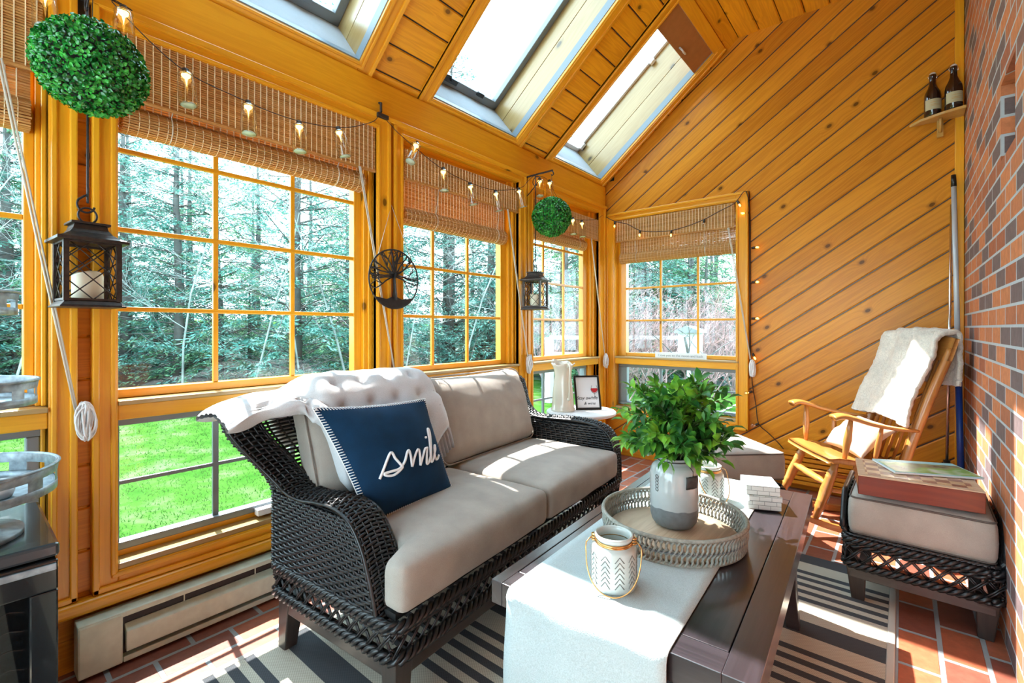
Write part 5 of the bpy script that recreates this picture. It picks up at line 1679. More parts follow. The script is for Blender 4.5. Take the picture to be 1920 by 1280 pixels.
# stack of tile coasters
def coaster(z, hgt, rot, dx, label):
    root = thing('tile_block', label, 'coaster', (1.765 + dx, 2.052, z), rot, 'stack of white tile blocks on the table')
    m = MB(); m.box((-0.058, -0.066, 0), (0.058, 0.066, hgt))
    m.reproject().build('tile', 'subway', root, bevel=0.0012)
    m = MB(); m.box((-0.056, -0.064, -0.0014), (0.056, 0.064, 0.0)); m.build('felt', 'vase_base', root)
r0 = radians(24)
coaster(0.5055, 0.031, r0, 0.004, 'lowest block of the stack of white brick-patterned tiles')
coaster(0.538, 0.020, r0 + 0.03, 0.006, 'thin middle block of the stack of white brick-patterned tiles')
coaster(0.5595, 0.036, r0 - 0.01, 0.0, 'topmost block of the stack of white brick-patterned tiles')

# ------------------------------------------------------------------ ottomans
def ottoman(loc, rot, label, wings):
    root = thing('wicker_ottoman', label, 'ottoman', loc, rot, 'black wicker ottomans')
    hw = 0.247
    m = MB()
    per = rrect(-hw, hw, -hw, hw, 0.035, 0.0)
    braid(m, [p + V(0, 0, 0.272) for p in per], 0.010, 0.0078, 0.075, 3, closed=True)
    braid(m, [p + V(0, 0, 0.250) for p in per], 0.007, 0.0065, 0.07, 2, closed=True)
    braid(m, [p + V(0, 0, 0.165) for p in per], 0.011, 0.0085, 0.08, 3, closed=True)
    braid(m, [p * 0.985 + V(0, 0, 0.293) for p in per], 0.005, 0.005, 0.03, 2, closed=True)
    m.build('braids', 'wicker', root)
    m = MB(); c = [V(-hw, -hw + .004, 0), V(hw, -hw + .004, 0), V(hw - .004, hw, 0), V(-hw + .004, hw, 0)]
    c = [V(-hw, -hw, 0), V(hw, -hw, 0), V(hw, hw, 0), V(-hw, hw, 0)]
    for a, b in zip(c, c[1:] + c[:1]): lattice(m, a, b, 0.17, 0.248, 0.055, 0.07)
    m.build('base_lattice', 'wicker', root)
    m = MB(); m.box((-hw + .02, -hw + .02, 0.262), (hw - .02, hw - .02, 0.288)); m.build('deck', 'wicker_core', root)
    m = MB()
    for lo, hi in (((-hw + .02, -hw + .010, 0.105), (hw - .02, -hw + .038, 0.158)), ((-hw + .02, hw - .038, 0.105), (hw - .02, hw - .010, 0.158)), ((-hw + .010, -hw + .02, 0.105), (-hw + .038, hw - .02, 0.158)), ((hw - .038, -hw + .02, 0.105), (hw - .010, hw - .02, 0.158))): m.box(lo, hi)
    m.build('rail', 'leg_brown', root, bevel=0.003)
    for x in (-1, 1):
        for y in (-1, 1):
            m = MB(); m.beam((x * (hw - .042), y * (hw - .042), 0.16), (x * (hw - .048), y * (hw - .05), 0.0), 0.070, 0.070, (0, 1, 0), 0.66); m.build('leg', 'leg_brown', root, bevel=0.004)
    if wings:
        for s in (-1, 1):
            m = MB()
            def S(u, v): return (s * (hw - 0.006 + 0.014 * v * v), -hw + 0.03 + (2 * hw - 0.05) * u, 0.285 + 0.165 * v * smst(0.25 + u * 3.0))
            weave(m, S, 13, 14, 0.005, 0.004)
            m.tube([S(k / 20, 1) for k in range(21)], 0.012, 7)
            m.tube([V(*S(0.0, k / 6)) for k in range(7)], 0.010, 7)
            m.build('side_panel', 'wicker', root)
    return root
def ott_cushion(loc, rot, h, label, hw=0.235):
    root = thing('ottoman_cushion', label, 'cushion', loc, rot, 'taupe ottoman cushions with dark piping')
    hz = h / 2
    def fn(p):
        e = (1 - (p.x / hw) ** 2) * (1 - (p.y / hw) ** 2)
        k = 1 - 0.02 * (abs(p.z / hz) ** 2)
        return V(p.x * k, p.y * k, p.z + hz + (0.018 * e if p.z > 0 else 0))
    m = MB(); rounded_box(m, hw, hw, hz, 0.028, (10, 10, 4), fn); weld(m.build('cover', 'cushion', root))
    for z in (hz - 0.010, -hz + 0.010):
        m = MB(); m.tube([fn(V(p.x, p.y, z)) for p in rrect(-hw + .003, hw - .003, -hw + .003, hw - .003, 0.028, 0, 5)], 0.0042, 6, closed=True); m.build('piping', 'piping', root)
    return root
o1 = ottoman((2.252, 2.775, 0.0), radians(-1.0), 'black wicker ottoman against the brick wall, carrying the game box', True)
ott_cushion((2.252, 2.775, 0.290), radians(-1.0), 0.175, 'taupe cushion under the red game box by the brick wall')
o2 = ottoman((1.345, 3.045, 0.0), radians(44.5), 'black wicker ottoman beyond the coffee table, turned cornerwise below the end window', False)
ott_cushion((1.345, 3.045, 0.330), radians(44.5), 0.165, 'sunlit taupe cushion beyond the coffee table, in front of the end window', 0.250)

gb = thing('game_box', 'red-brown wooden game box with checkered top lying on the ottoman cushion', 'game box', (2.235, 2.68, 0.487), radians(5.5))
m = MB(); m.box((-0.197, -0.16, 0.0), (0.197, 0.16, 0.078)); m.build('case', 'box_red', gb, bevel=0.002)
m = MB(); m.box((-0.197, -0.16, 0.0785), (0.197, 0.16, 0.083)); m.build('frame', 'tray_wood', gb, bevel=0.001)
m = MB(); m.box((-0.17, -0.133, 0.0835), (0.17, 0.133, 0.0845)); m.build('checkered_top', 'checker', gb)
mg = thing('booklet', 'glossy green booklet with pale blue border lying on the game box', 'booklet', (2.275, 2.765, 0.574), radians(24))
m = MB(); m.box((-0.155, -0.105, 0.0), (0.155, 0.105, 0.007)); m.build('pages', 'paper', mg)
m = MB(); m.box((-0.156, -0.106, 0.0072), (0.156, 0.106, 0.0086)); m.build('border', 'cover_blue', mg)
m = MB(); m.box((-0.150, -0.100, 0.0088), (0.150, 0.060, 0.0094)); m.build('cover_picture', 'cover', mg)

# ------------------------------------------------------------------ side table, pitcher, framed print
sd = thing('side_table', 'small round white-topped side table behind the far arm of the loveseat', 'side table', (0.47, 2.83, 0.0))
m = MB(); m.lathe([(0.0, 0.600), (0.232, 0.600), (0.242, 0.606), (0.242, 0.618), (0.236, 0.624), (0.0, 0.624)], 40); m.build('top', 'white_paint', sd)
m = MB(); m.lathe([(0.0, 0.03), (0.03, 0.03), (0.022, 0.10), (0.030, 0.20), (0.020, 0.30), (0.030, 0.48), (0.045, 0.56), (0.10, 0.60)], 20); m.build('pedestal', 'white_paint', sd)
m = MB(); m.lathe([(0.0, 0.0), (0.17, 0.0), (0.17, 0.014), (0.05, 0.034), (0.0, 0.036)], 28); m.build('base', 'white_paint', sd)

pc = thing('pitcher', 'tall faceted cream pitcher with wavy rim on the round side table', 'pitcher', (0.375, 2.745, 0.625), radians(150))
pc.scale = (1.06, 1.06, 1.04)
m = MB()
def pm(r, z, a):
    k = 1.0 + 0.035 * cos(4 * a) * min(1, z / 0.05)
    if z > 0.24:
        t = (z - 0.24) / 0.08
        k += 0.30 * t * max(0, cos(a)) ** 3 + 0.06 * t * sin(5 * a)
        return (r * k, z + 0.022 * t * max(0, cos(a)) ** 2 + 0.008 * t * sin(5 * a))
    return (r * k, z)
m.lathe([(0.0, 0.0), (0.078, 0.0), (0.080, 0.012), (0.074, 0.024), (0.072, 0.05), (0.067, 0.12), (0.060, 0.19), (0.054, 0.235), (0.056, 0.262), (0.066, 0.295), (0.078, 0.312), (0.074, 0.314), (0.060, 0.293), (0.049, 0.26), (0.047, 0.235), (0.05, 0.06), (0.0, 0.05)], 40, mod=pm)
m.build('body', 'glaze_cream', pc)
m = MB(); m.tube(catmull([V(-0.052, 0, 0.285), V(-0.095, 0, 0.315), V(-0.105, 0, 0.27), V(-0.098, 0, 0.20), V(-0.100, 0, 0.13), V(-0.088, 0, 0.085), V(-0.068, 0, 0.09)], 5), 0.0085, 8); m.build('handle', 'glaze_cream', pc)

fr_ = thing('framed_print', 'small black-framed print with a wine glass leaning on the side table', 'framed print', (0.500, 2.885, 0.625), radians(46))
TL_ = Matrix.Rotation(radians(-19), 4, 'X')
fw_, fh_ = 0.185, 0.245
m = MB()
for lo, hi in (((-fw_ / 2, -0.008, 0), (-fw_ / 2 + 0.013, 0.010, fh_)), ((fw_ / 2 - 0.013, -0.008, 0), (fw_ / 2, 0.010, fh_)), ((-fw_ / 2 + .013, -0.008, 0), (fw_ / 2 - .013, 0.010, 0.013)), ((-fw_ / 2 + .013, -0.008, fh_ - 0.013), (fw_ / 2 - .013, 0.010, fh_))): m.tbox(TL_, lo, hi)
m.build('frame', 'frame_black', fr_, bevel=0.001)
m = MB(); m.tbox(TL_, (-fw_ / 2 + 0.012, 0.0, 0.012), (fw_ / 2 - 0.012, 0.006, fh_ - 0.012)); pg = m.build('print', 'paper', fr_)
def on_print(x, z): return TL_ @ Matrix.Translation((x, -0.0012, z)) @ Matrix.Rotation(radians(90), 4, 'X')
text_mesh('Stay awhile', 0.034, on_print(-0.006, 0.082), 'lettering', 'ink', pg, 0.0004, 0.3)
text_mesh('& wine', 0.030, on_print(0.01, 0.044), 'lettering', 'ink', pg, 0.0004, 0.3)
m = MB()
gx, gz = 0.052, 0.150
def pf(x, z, y=-0.0012): return TL_ @ V(x, y, z)
m.tube([pf(gx + 0.026 * cos(t) * (1.0 if sin(t) < 0 else 0.85), gz + 0.034 * sin(t)) for t in [pi * (0.75 + 1.5 * i / 20) for i in range(21)]], 0.0012, 5)
m.tube([pf(gx, gz - 0.034), pf(gx, gz - 0.062)], 0.0014, 5); m.tube([pf(gx - 0.018, gz - 0.063), pf(gx + 0.018, gz - 0.063)], 0.0013, 5)
m.build('glass_drawing', 'ink', pg)
m = MB(); m.prism([(gx + 0.0245 * cos(t), gz + 0.002 + 0.031 * sin(t)) for t in [pi + pi * i / 14 for i in range(15)]], (0, 0, 0), TL_.to_3x3() @ V(1, 0, 0), TL_.to_3x3() @ V(0, 0, 1), TL_.to_3x3() @ V(0, -1, 0), 0.0012); m.build('wine_drawing', 'red_wine', pg)

# ------------------------------------------------------------------ plaque on the end window
sg = thing('sill_sign', 'long narrow white sign with lettering standing on the end window sill', 'sign', (0.70, 4.105, 0.934))
m = MB(); m.box((-0.225, -0.006, 0.0), (0.225, 0.006, 0.048)); bd = m.build('board', 'white_paint', sg, bevel=0.001)
text_mesh('I love you to the moon and back', 0.030, Matrix.Translation((0, -0.0068, 0.023)) @ Matrix.Rotation(radians(90), 4, 'X'), 'lettering', 'grey_metal', bd, 0.0004)

# ------------------------------------------------------------------ hanging plant balls, brackets, hooks, lanterns
def bracket(y, z, label):
    root = thing('wall_bracket', label, 'bracket', (-0.004, y, z), 0, 'black iron brackets')
    m = MB(); m.box((0.0, -0.012, -0.16), (0.006, 0.012, 0.015)); m.build('plate', 'black_metal', root)
    m = MB(); m.box((0.004, -0.005, -0.004), (0.255, 0.005, 0.006)); m.tube([V(0.245, 0, 0.0), V(0.258, 0, -0.012), V(0.262, 0, -0.028), V(0.25, 0, -0.036), V(0.24, 0, -0.028)], 0.004, 6); m.build('arm', 'black_metal', root)
    m = MB()
    pts = []
    for i in range(30):
        t = i / 29; a = 0.4 + 4.6 * t
        pts.append(V(0.105 + 0.045 * (1 - 0.5 * t) * cos(a), 0, -0.055 - 0.045 * (1 - 0.5 * t) * sin(a) * -1))
    m.tube([V(0.006, 0, -0.15), V(0.05, 0, -0.12)] + pts, 0.0035, 6); m.build('scroll', 'black_metal', root)
    return root
def foliage_ball(loc, label, rot, proto=None):
    if proto: return dup(proto, loc, rot, label=label)
    root = thing('topiary_ball', label, 'plant ball', loc, rot, 'hanging boxwood balls')
    R = 0.143
    m = MB(); m.lathe([(R * 0.86 * sin(pi * i / 16), -R * 0.86 * cos(pi * i / 16)) for i in range(17)], 24); m.build('core', 'wicker_core', root)
    rnd = random.Random(9); m = MB()
    N = 4600
    for i in range(N):
        z = 1 - 2 * (i + 0.5) / N; r = sqrt(1 - z * z); a = i * 2.399963
        n = V(r * cos(a), r * sin(a), z)
        p = n * R * rnd.uniform(0.86, 0.97)
        t = n.cross(V(rnd.uniform(-1, 1), rnd.uniform(-1, 1), rnd.uniform(-1, 1))).normalized()
        d = (n * rnd.uniform(0.25, 0.9) + t * 0.8).normalized()
        leaf(m, p, d, n, rnd.uniform(0.012, 0.017), rnd.uniform(0.009, 0.012), 0.1)
    m.build('leaves', 'boxwood', root)
    m = MB(); m.tube([V(0, 0, R * 0.8), V(0.002, 0, R + 0.06), V(0, 0, 0.312)], 0.0014, 5); m.build('hanging_wire', 'black_metal', root)
    return root
YN, YF = 0.292, 2.80
bracket(YN, 2.345, 'black iron bracket above the near plant ball, at the top edge of the photo')
bracket(YF, 2.345, 'black iron bracket with scroll above the far plant ball')
b1 = foliage_ball((0.240, YN - 0.006, 2.018), 'large-looking boxwood ball hanging nearest, above the near lantern', 0.0)
foliage_ball((0.240, YF, 2.008), 'smaller-looking boxwood ball hanging farther off, above the far lantern', 1.3, b1)

def hook(y, zt, zb, label):
    root = thing('hanging_hook', label, 'hook', (0.10, y, zb), 0, 'black lantern hooks')
    m = MB()
    L = zt - zb
    pts = [V(0, 0, L), V(0, 0, 0.10), V(0.001, -0.002, 0.075)] + [V(0, -0.004 + 0.022 * sin(t) * 1.0, 0.038 + 0.026 * cos(t)) for t in [-0.9 - 3.6 * i / 12 for i in range(13)]]
    m.tube(catmull(pts, 3), 0.0036, 6); m.build('rod', 'black_metal', root)
def lantern(y, z, label, rot, sc=1.0):
    root = thing('candle_lantern', label, 'lantern', (0.10, y, z), rot, 'black lattice lanterns')
    hb = 0.066
    m = MB()
    def frus(z0, z1, a, b):
        vs = [V(-a, -a, z0), V(a, -a, z0), V(a, a, z0), V(-a, a, z0), V(-b, -b, z1), V(b, -b, z1), V(b, b, z1), V(-b, b, z1)]
        m.add(vs, [(3, 2, 1, 0), (4, 5, 6, 7), (0, 1, 5, 4), (1, 2, 6, 5), (2, 3, 7, 6), (3, 0, 4, 7)])
    frus(0.0, 0.006, 0.083, 0.083); frus(0.006, 0.022, 0.081, 0.068)
    m.build('base', 'bronze', root, bevel=0.0015)
    m = MB()
    for x in (-1, 1):
        for yy in (-1, 1): m.box((x * hb - 0.007, yy * hb - 0.007, 0.02), (x * hb + 0.007, yy * hb + 0.007, 0.215), 2)
    for zz in (0.022, 0.208):
        for s in (-1, 1):
            m.box((-hb, s * hb - 0.005, zz), (hb, s * hb + 0.005, zz + 0.007)); m.box((s * hb - 0.005, -hb, zz), (s * hb + 0.005, hb, zz + 0.007))
    m.build('frame', 'bronze', root)
    for ax_ in (0, 1):
        for s in (-1, 1):
            m = MB()
            W = 2 * hb; H0, H1 = 0.026, 0.212
            for k in range(-3, 6):
                for sg in (1, -1):
                    # clipped diagonals
                    seg = []
                    for i in range(41):
                        t = i / 40
                        x = -hb + W * t
                        zz = H0 + (t * sg + k * 0.5 + (0 if sg > 0 else 0.5)) * (W * 0.98)
                        if H0 <= zz <= H1: seg.append((x, zz))
                    if len(seg) > 2:
                        P = [(V(a, s * (hb + 0.0005 * sg), b) if ax_ == 0 else V(s * (hb + 0.0005 * sg), a, b)) for a, b in (seg[0], seg[-1])]
                        m.tube(P, 0.0020, 5)
            m.build('lattice', 'bronze', root)
    m = MB()
    frus(0.214, 0.224, 0.090, 0.090)
    prev = None
    prof_ = [(0.224, 0.086), (0.232, 0.070), (0.244, 0.054), (0.258, 0.045), (0.274, 0.041)]
    for (z0, a), (z1, b) in zip(prof_, prof_[1:]): frus(z0, z1, a, b)
    frus(0.274, 0.281, 0.050, 0.050); frus(0.281, 0.285, 0.02, 0.012)
    m.build('roof', 'bronze', root, bevel=0.001)
    m = MB(); m.tube([V(0, 0.024 * cos(2 * pi * k / 20), 0.309 + 0.026 * sin(2 * pi * k / 20)) for k in range(20)], 0.0032, 6, closed=True); m.build('ring', 'black_metal', root)
    cd = thing('pillar_candle', 'cream pillar candle inside the ' + ('near' if y < 1 else 'far') + ' lantern', 'candle', (0.10, y, z + 0.0225), 0, 'pillar candles in the lanterns')
    m = MB(); m.lathe([(0.0, 0.0), (0.040, 0.0), (0.041, 0.004), (0.041, 0.088), (0.039, 0.094), (0.034, 0.090), (0.012, 0.086), (0.0, 0.086)], 28, mod=lambda r, zz, a: (r, zz + (0.006 * sin(2 * a + 1) if zz > 0.085 and r > 0.03 else 0)))
    m.build('wax', 'candle', cd)
    m = MB(); m.tube([V(0, 0, 0.085), V(0.001, 0, 0.098)], 0.0012, 5); m.build('wick', 'ink', cd)
lantern(0.294, 1.268, 'dark bronze lattice lantern hanging nearest, in front of the large window edge', radians(4))
lantern(2.79, 1.336, 'dark bronze lattice lantern hanging farther off, below the far plant ball', radians(12))
hook(0.294, 2.345, 1.575, 'long black hook holding the near lantern below the plant ball')
hook(2.79, 2.345, 1.643, 'long black hook holding the far lantern below the plant ball')

# ------------------------------------------------------------------ metal tree of life
td = thing('tree_disc', 'black metal tree disc hung by a cord on the post between windows', 'wall art', (0.042, 1.572, 1.471))
RD = 0.162
def dpt(a, b, o=0.0): return V(o, a, b)
m = MB(); m.tube([dpt(RD * cos(2 * pi * k / 64), RD * sin(2 * pi * k / 64)) for k in range(64)], 0.0045, 6, closed=True); m.build('ring', 'black_metal', td)
m = MB()
m.prism([(0.062 * 0 + RD * cos(t), RD * sin(t)) for t in [radians(218 + 104 * i / 16) for i in range(17)]] + [(0.05, -0.112), (0.02, -0.10), (-0.02, -0.10), (-0.05, -0.112)], (-0.002, 0, 0), (0, 1, 0), (0, 0, 1), (1, 0, 0), 0.004)
m.tube([dpt(0, -0.115), dpt(0.002, -0.06), dpt(-0.003, 0.0), dpt(0.0, 0.03)], [0.026, 0.016, 0.014, 0.018], 10, flat=0.3, upref=(0, 1, 0))
m.build('trunk', 'black_metal', td)
rnd = random.Random(77); m = MB()
def tbranch(p, a, L, r, lev):
    pts = [p]; q = p; aa = a
    for i in range(5):
        aa += rnd.uniform(-0.28, 0.28) + (0.05 if a < pi / 2 else -0.05)
        q = (q[0] + cos(aa) * L / 5, q[1] + sin(aa) * L / 5)
        rr_ = sqrt(q[0] ** 2 + q[1] ** 2)
        if rr_ > RD: q = (q[0] * RD / rr_, q[1] * RD / rr_)
        pts.append(q)
    m.tube([dpt(*x) for x in pts], [r * (1 - 0.45 * i / 5) for i in range(6)], 5)
    if lev < 2:
        for k in range(2 + (lev == 0)):
            i = rnd.randint(2, 5); tbranch(pts[i], aa + rnd.uniform(-0.9, 0.9), L * rnd.uniform(0.5, 0.75), r * 0.62, lev + 1)
for k in range(17):
    a = radians(-28 + 236 * k / 16)
    tbranch((0.010 * cos(a), 0.02 + 0.012 * sin(a)), a, 0.135, 0.0052, 0)
m.build('branches', 'black_metal', td)
m = MB(); m.tube([dpt(-0.105, 0.124), dpt(0.004, 0.415, -0.034), dpt(0.118, 0.113)], 0.0022, 5); m.build('cord', 'cord', td)

# ------------------------------------------------------------------ string of jar lights along the windows
sl = thing('jar_string_lights', 'string of clear glass jar lights draped along the window blinds', 'string lights', (0.06, 1.6, 2.2))
JP = [(0.195, 2.222, 0), (0.393, 2.262, 0), (0.585, 2.118, 3), (0.806, 2.078, 0), (1.024, 2.066, 0), (1.236, 2.106, 14), (1.672, 2.185, -24), (1.902, 2.084, 0), (2.143, 2.050, 10), (2.390, 2.058, 12), (2.646, 2.134, 18), (2.875, 2.262, -4), (3.010, 2.280, 0), (3.345, 2.046, 0), (3.492, 2.046, 0)]
wp = [V(0.01, 0.10, 2.30), V(0.05, 0.195, 2.297), V(0.06, 0.30, 2.355), V(0.065, 0.42, 2.345)]
for (y, z, t) in JP[1:]:
    wp.append(V(0.066, y - 0.03 + 0.002 * t, z + 0.085))
    if abs(y - 1.236) < 0.01: wp += [V(0.05, 1.42, 2.285), V(0.012, 1.50, 2.358), V(0.02, 1.56, 2.33)]
    if abs(y - 2.646) < 0.01: wp += [V(0.07, 2.74, 2.29), V(0.10, 2.80, 2.352)]
    if abs(y - 3.010) < 0.01: wp += [V(0.06, 3.15, 2.24)]
wp += [V(0.03, 3.8, 2.20), V(0.014, 3.96, 2.27)]
m = MB(); m.tube(catmull(wp, 5), 0.0020, 5); m.build('wire', 'wire_dark', sl, world=True)
for (y, z, t) in JP:
    B = Matrix.Translation((0.078, y, z)) @ Matrix.Rotation(radians(t), 4, 'X') @ Matrix.Rotation(radians(-4), 4, 'Y')
    m = MB(); m.lathe([(0.0, 0.084), (0.011, 0.084), (0.013, 0.064), (0.0, 0.060)], 12, ax=B.to_3x3(), c=B.translation); sk = m.build('socket', 'wire_dark', sl, world=True)
    m = MB(); m.lathe([(0.013, 0.070), (0.024, 0.066), (0.026, 0.055), (0.027, 0.044), (0.031, 0.020), (0.032, -0.050), (0.030, -0.058)], 20, ax=B.to_3x3(), c=B.translation)
    m.tube([B @ V(0.029 * cos(2 * pi * k / 20), 0.029 * sin(2 * pi * k / 20), -0.058) for k in range(20)], 0.0028, 6, closed=True)
    m.tube([B @ V(0.0265 * cos(2 * pi * k / 20), 0.0265 * sin(2 * pi * k / 20), 0.060) for k in range(20)], 0.0025, 6, closed=True)
    gj = m.build('glass_jar', 'jar_glass', sl, world=True)
    m = MB(); m.lathe([(0.0, 0.062), (0.016, 0.060), (0.015, 0.054), (0.005, 0.044), (0.0025, 0.03), (0.0, 0.012)], 10, ax=B.to_3x3(), c=B.translation); m.build('filament', 'filament', gj, world=True)
    m = MB(); m.lathe([(0.0, -0.055), (0.026, -0.055), (0.026, -0.059), (0.0, -0.059)], 16, ax=B.to_3x3(), c=B.translation); m.build('jar_glow_disc', 'jar_glow_disc', gj, world=True)
m = MB(); m.tube([V(0.002, 1.50, 2.43), V(0.02, 1.50, 2.425), V(0.02, 1.50, 2.38), V(0.004, 1.50, 2.365)], 0.008, 6); m.box((-0.005, 1.475, 2.345), (0.03, 1.545, 2.368)); m.build('clip', 'wire_dark', sl, bevel=0.003, world=True)

# string of small warm bulbs round the end window
s2 = thing('bulb_string_lights', 'dark string of small warm bulbs around the end wall window', 'string lights', (0.65, 4.03, 2.05))
FW = [(-0.004, 2.279), (0.109, 2.211), (0.234, 2.168), (0.361, 2.091), (0.512, 2.061), (0.647, 2.053), (0.795, 2.074), (0.928, 2.109), (1.054, 2.16), (1.168, 2.206), (1.247, 2.285), (1.268, 2.105), (1.271, 1.839), (1.271, 1.566), (1.271, 1.276), (1.274, 1.011), (1.286, 0.76), (1.312, 0.595), (1.331, 0.451), (1.406, 0.379), (1.478, 0.308), (1.56, 0.20)]
m = MB(); m.tube(catmull([V(x, 4.034 if x < 1.25 else 4.072, z) for x, z in FW], 5), 0.0034, 5)
m.tube([V(1.266, 4.066, 2.29), V(1.268, 4.07, 1.5), V(1.268, 4.07, 0.8)], 0.0034, 5)
m.build('wire', 'wire_dark', s2, world=True)
FB = [(0.109, 2.205, 0, -1), (0.361, 2.088, 0, -1), (0.651, 2.05, 0, -1), (0.930, 2.106, 0, -1), (1.190, 2.215, .45, -1), (1.262, 2.117, -1, 0), (1.285, 1.834, 1, 0), (1.285, 1.562, 1, 0), (1.285, 1.276, 1, 0), (1.29, 1.000, .5, -1), (1.290, 0.70, -1, -.4), (1.335, 0.450, -1, -.5)]
for i, (x, z, dx, dz) in enumerate(FB):
    d = V(dx, -0.25, dz).normalized()
    y = 4.030 if x < 1.25 else 4.062
    Q = V(0, 0, 1).rotation_difference(d).to_matrix()
    m = MB(); m.lathe([(0.0, 0.0), (0.009, 0.0), (0.010, 0.022), (0.008, 0.026), (0.0, 0.026)], 12, ax=Q, c=(x, y, z)); m.build('socket', 'wire_dark', s2, world=True)
    m = MB(); m.lathe([(0.007, 0.026), (0.014, 0.036), (0.016, 0.048), (0.012, 0.060), (0.0, 0.066)], 14, ax=Q, c=(x, y, z))
    lit = i not in (3, 11)
    bb = m.build('bulb', 'jar_glass', s2, world=True)
    if lit:
        m = MB(); m.lathe([(0.0, 0.028), (0.006, 0.034), (0.008, 0.046), (0.0, 0.056)], 10, ax=Q, c=(x, y, z)); m.build('filament', 'warm_bulb', bb, world=True)

# ------------------------------------------------------------------ corner shelf with two bottles, broom and mop
sh = thing('corner_shelf', 'small wooden shelf high in the corner beside the brick wall', 'shelf', (2.38, 4.03, 2.535))
m = MB(); m.prism([(2.235, 4.065), (2.29, 3.99), (2.40, 3.93), (2.497, 3.90), (2.497, 4.065)], (0, 0, 2.525), (1, 0, 0), (0, 1, 0), (0, 0, 1), 0.018); m.build('board', 'shelf_wood', sh, bevel=0.004, world=True)
m = MB(); m.beam((2.385, 4.05, 2.525), (2.385, 4.05, 2.42), 0.022, 0.03); m.tube([V(2.385, 4.03, 2.445), V(2.385, 3.985, 2.52)], 0.009, 6); m.build('support', 'shelf_wood', sh, world=True)
def bottle(x, y, label):
    root = thing('swing_top_bottle', label, 'bottle', (x, y, 2.5435), radians(20), 'brown bottles on the corner shelf')
    R = 0.042
    m = MB(); m.lathe([(0.0, 0.0), (R - .004, 0.0), (R, 0.006), (R, 0.125), (R * .93, 0.150), (R * .62, 0.180), (0.018, 0.205), (0.0155, 0.25), (0.018, 0.254), (0.018, 0.268), (0.0, 0.268)], 28); m.build('glass', 'bottle_glass', root)
    m = MB(); m.surf(lambda u, v: V((R + .0006) * cos(-2.9 + 2.7 * u), (R + .0006) * sin(-2.9 + 2.7 * u), 0.036 + 0.066 * v), 20, 2); lb = m.build('paper_label', 'bottle_label', root)
    m = MB()
    for zz in (0.058, 0.066, 0.080): m.surf(lambda u, v: V((R + .0011) * cos(-2.2 + 1.2 * u), (R + .0011) * sin(-2.2 + 1.2 * u), zz + 0.0022 * v), 10, 1)
    m.build('print', 'shelf_wood', lb)
    m = MB(); m.lathe([(0.0, 0.268), (0.014, 0.268), (0.015, 0.276), (0.010, 0.282), (0.0, 0.283)], 16); m.build('stopper', 'stopper', root)
    m = MB(); m.tube([V(0.019, 0, 0.240), V(0.024, 0, 0.258), V(0.016, 0, 0.278), V(-0.016, 0, 0.278), V(-0.024, 0, 0.258), V(-0.019, 0, 0.240)], 0.0014, 5); m.build('wire_bail', 'chrome', root)
bottle(2.348, 4.005, 'brown swing-top bottle at the outer end of the corner shelf')
bottle(2.443, 3.962, 'brown swing-top bottle nearest the brick wall on the shelf')

br = thing('push_broom', 'white and blue pole of a broom leaning in the brick corner', 'broom', (2.470, 3.86, 0.0))
a, b = V(2.472, 3.84, 0.05), V(2.446, 4.00, 2.08)
m = MB(); m.tube([a.lerp(b, 0.47), b], 0.0135, 10); m.build('upper_pole', 'pole_white', br, world=True)
m = MB(); m.tube([a, a.lerp(b, 0.475)], 0.0165, 10); m.build('lower_pole', 'blue_pole', br, world=True)
m = MB(); m.tube([b, b + (b - a).normalized() * 0.075], [0.0145, 0.0125], 10); m.build('cap', 'frame_black', br, world=True)
m = MB(); m.box((2.44, 3.73, 0.0), (2.495, 3.95, 0.05)); m.build('head', 'blue_pole', br, bevel=0.006, world=True)
mp = thing('dust_mop', 'thin grey metal pole leaning beside the broom in the corner', 'mop', (2.40, 3.93, 0.0))
a, b = V(2.404, 3.90, 0.04), V(2.440, 4.045, 1.98)
m = MB(); m.tube([a.lerp(b, 0.17), b], 0.0085, 8); m.build('pole', 'chrome', mp, world=True)
m = MB(); m.tube([a, a.lerp(b, 0.18)], 0.0165, 8); m.build('socket', 'frame_black', mp, world=True)
m = MB(); m.box((2.34, 3.86, 0.0), (2.435, 3.94, 0.045)); m.build('head', 'vase_base', mp, bevel=0.008, world=True)

# ------------------------------------------------------------------ rocking chair, throw, pillow
RC = (1.889, 3.500, 0.010); RR = radians(122); RT = radians(8)
rk = thing('rocking_chair', 'honey oak rocking chair with turned legs in the brick corner', 'rocking chair', RC, RR, None, RT)
m = MB()
def seat_s(u, v, top):
    y = -0.215 + 0.445 * v; hw = 0.215 + 0.045 * v
    x = -hw + 2 * hw * u
    dip = 0.012 * (1 - (2 * u - 1) ** 2) * (1 - (2 * v - 1.1) ** 2)
    roll = 0.012 * smst((v - 0.86) / 0.14)
    yy = y + 0.015 * (1 - (2 * u - 1) ** 2) * smst((v - 0.7) / 0.3)
    return V(x, yy, (0.432 - dip - roll) if top else (0.400 - roll * 0.5))
m.surf(lambda u, v: seat_s(u, v, True), 16, 16); m.surf(lambda u, v: seat_s(u, v, False), 16, 16, flip=True)
N_ = 16
for edge in range(4):
    def es(u, v):
        uu, vv = ((u, 0), (1, u), (1 - u, 1), (0, 1 - u))[edge]
        return seat_s(uu, vv, v < 0.5)
    m.surf(es, 16, 1)
m.uv = [[(p[0] + 7, p[1]) for p in [m.v[k] for k in f]] for f in m.f]
weld(m.build('seat', 'oak', rk))
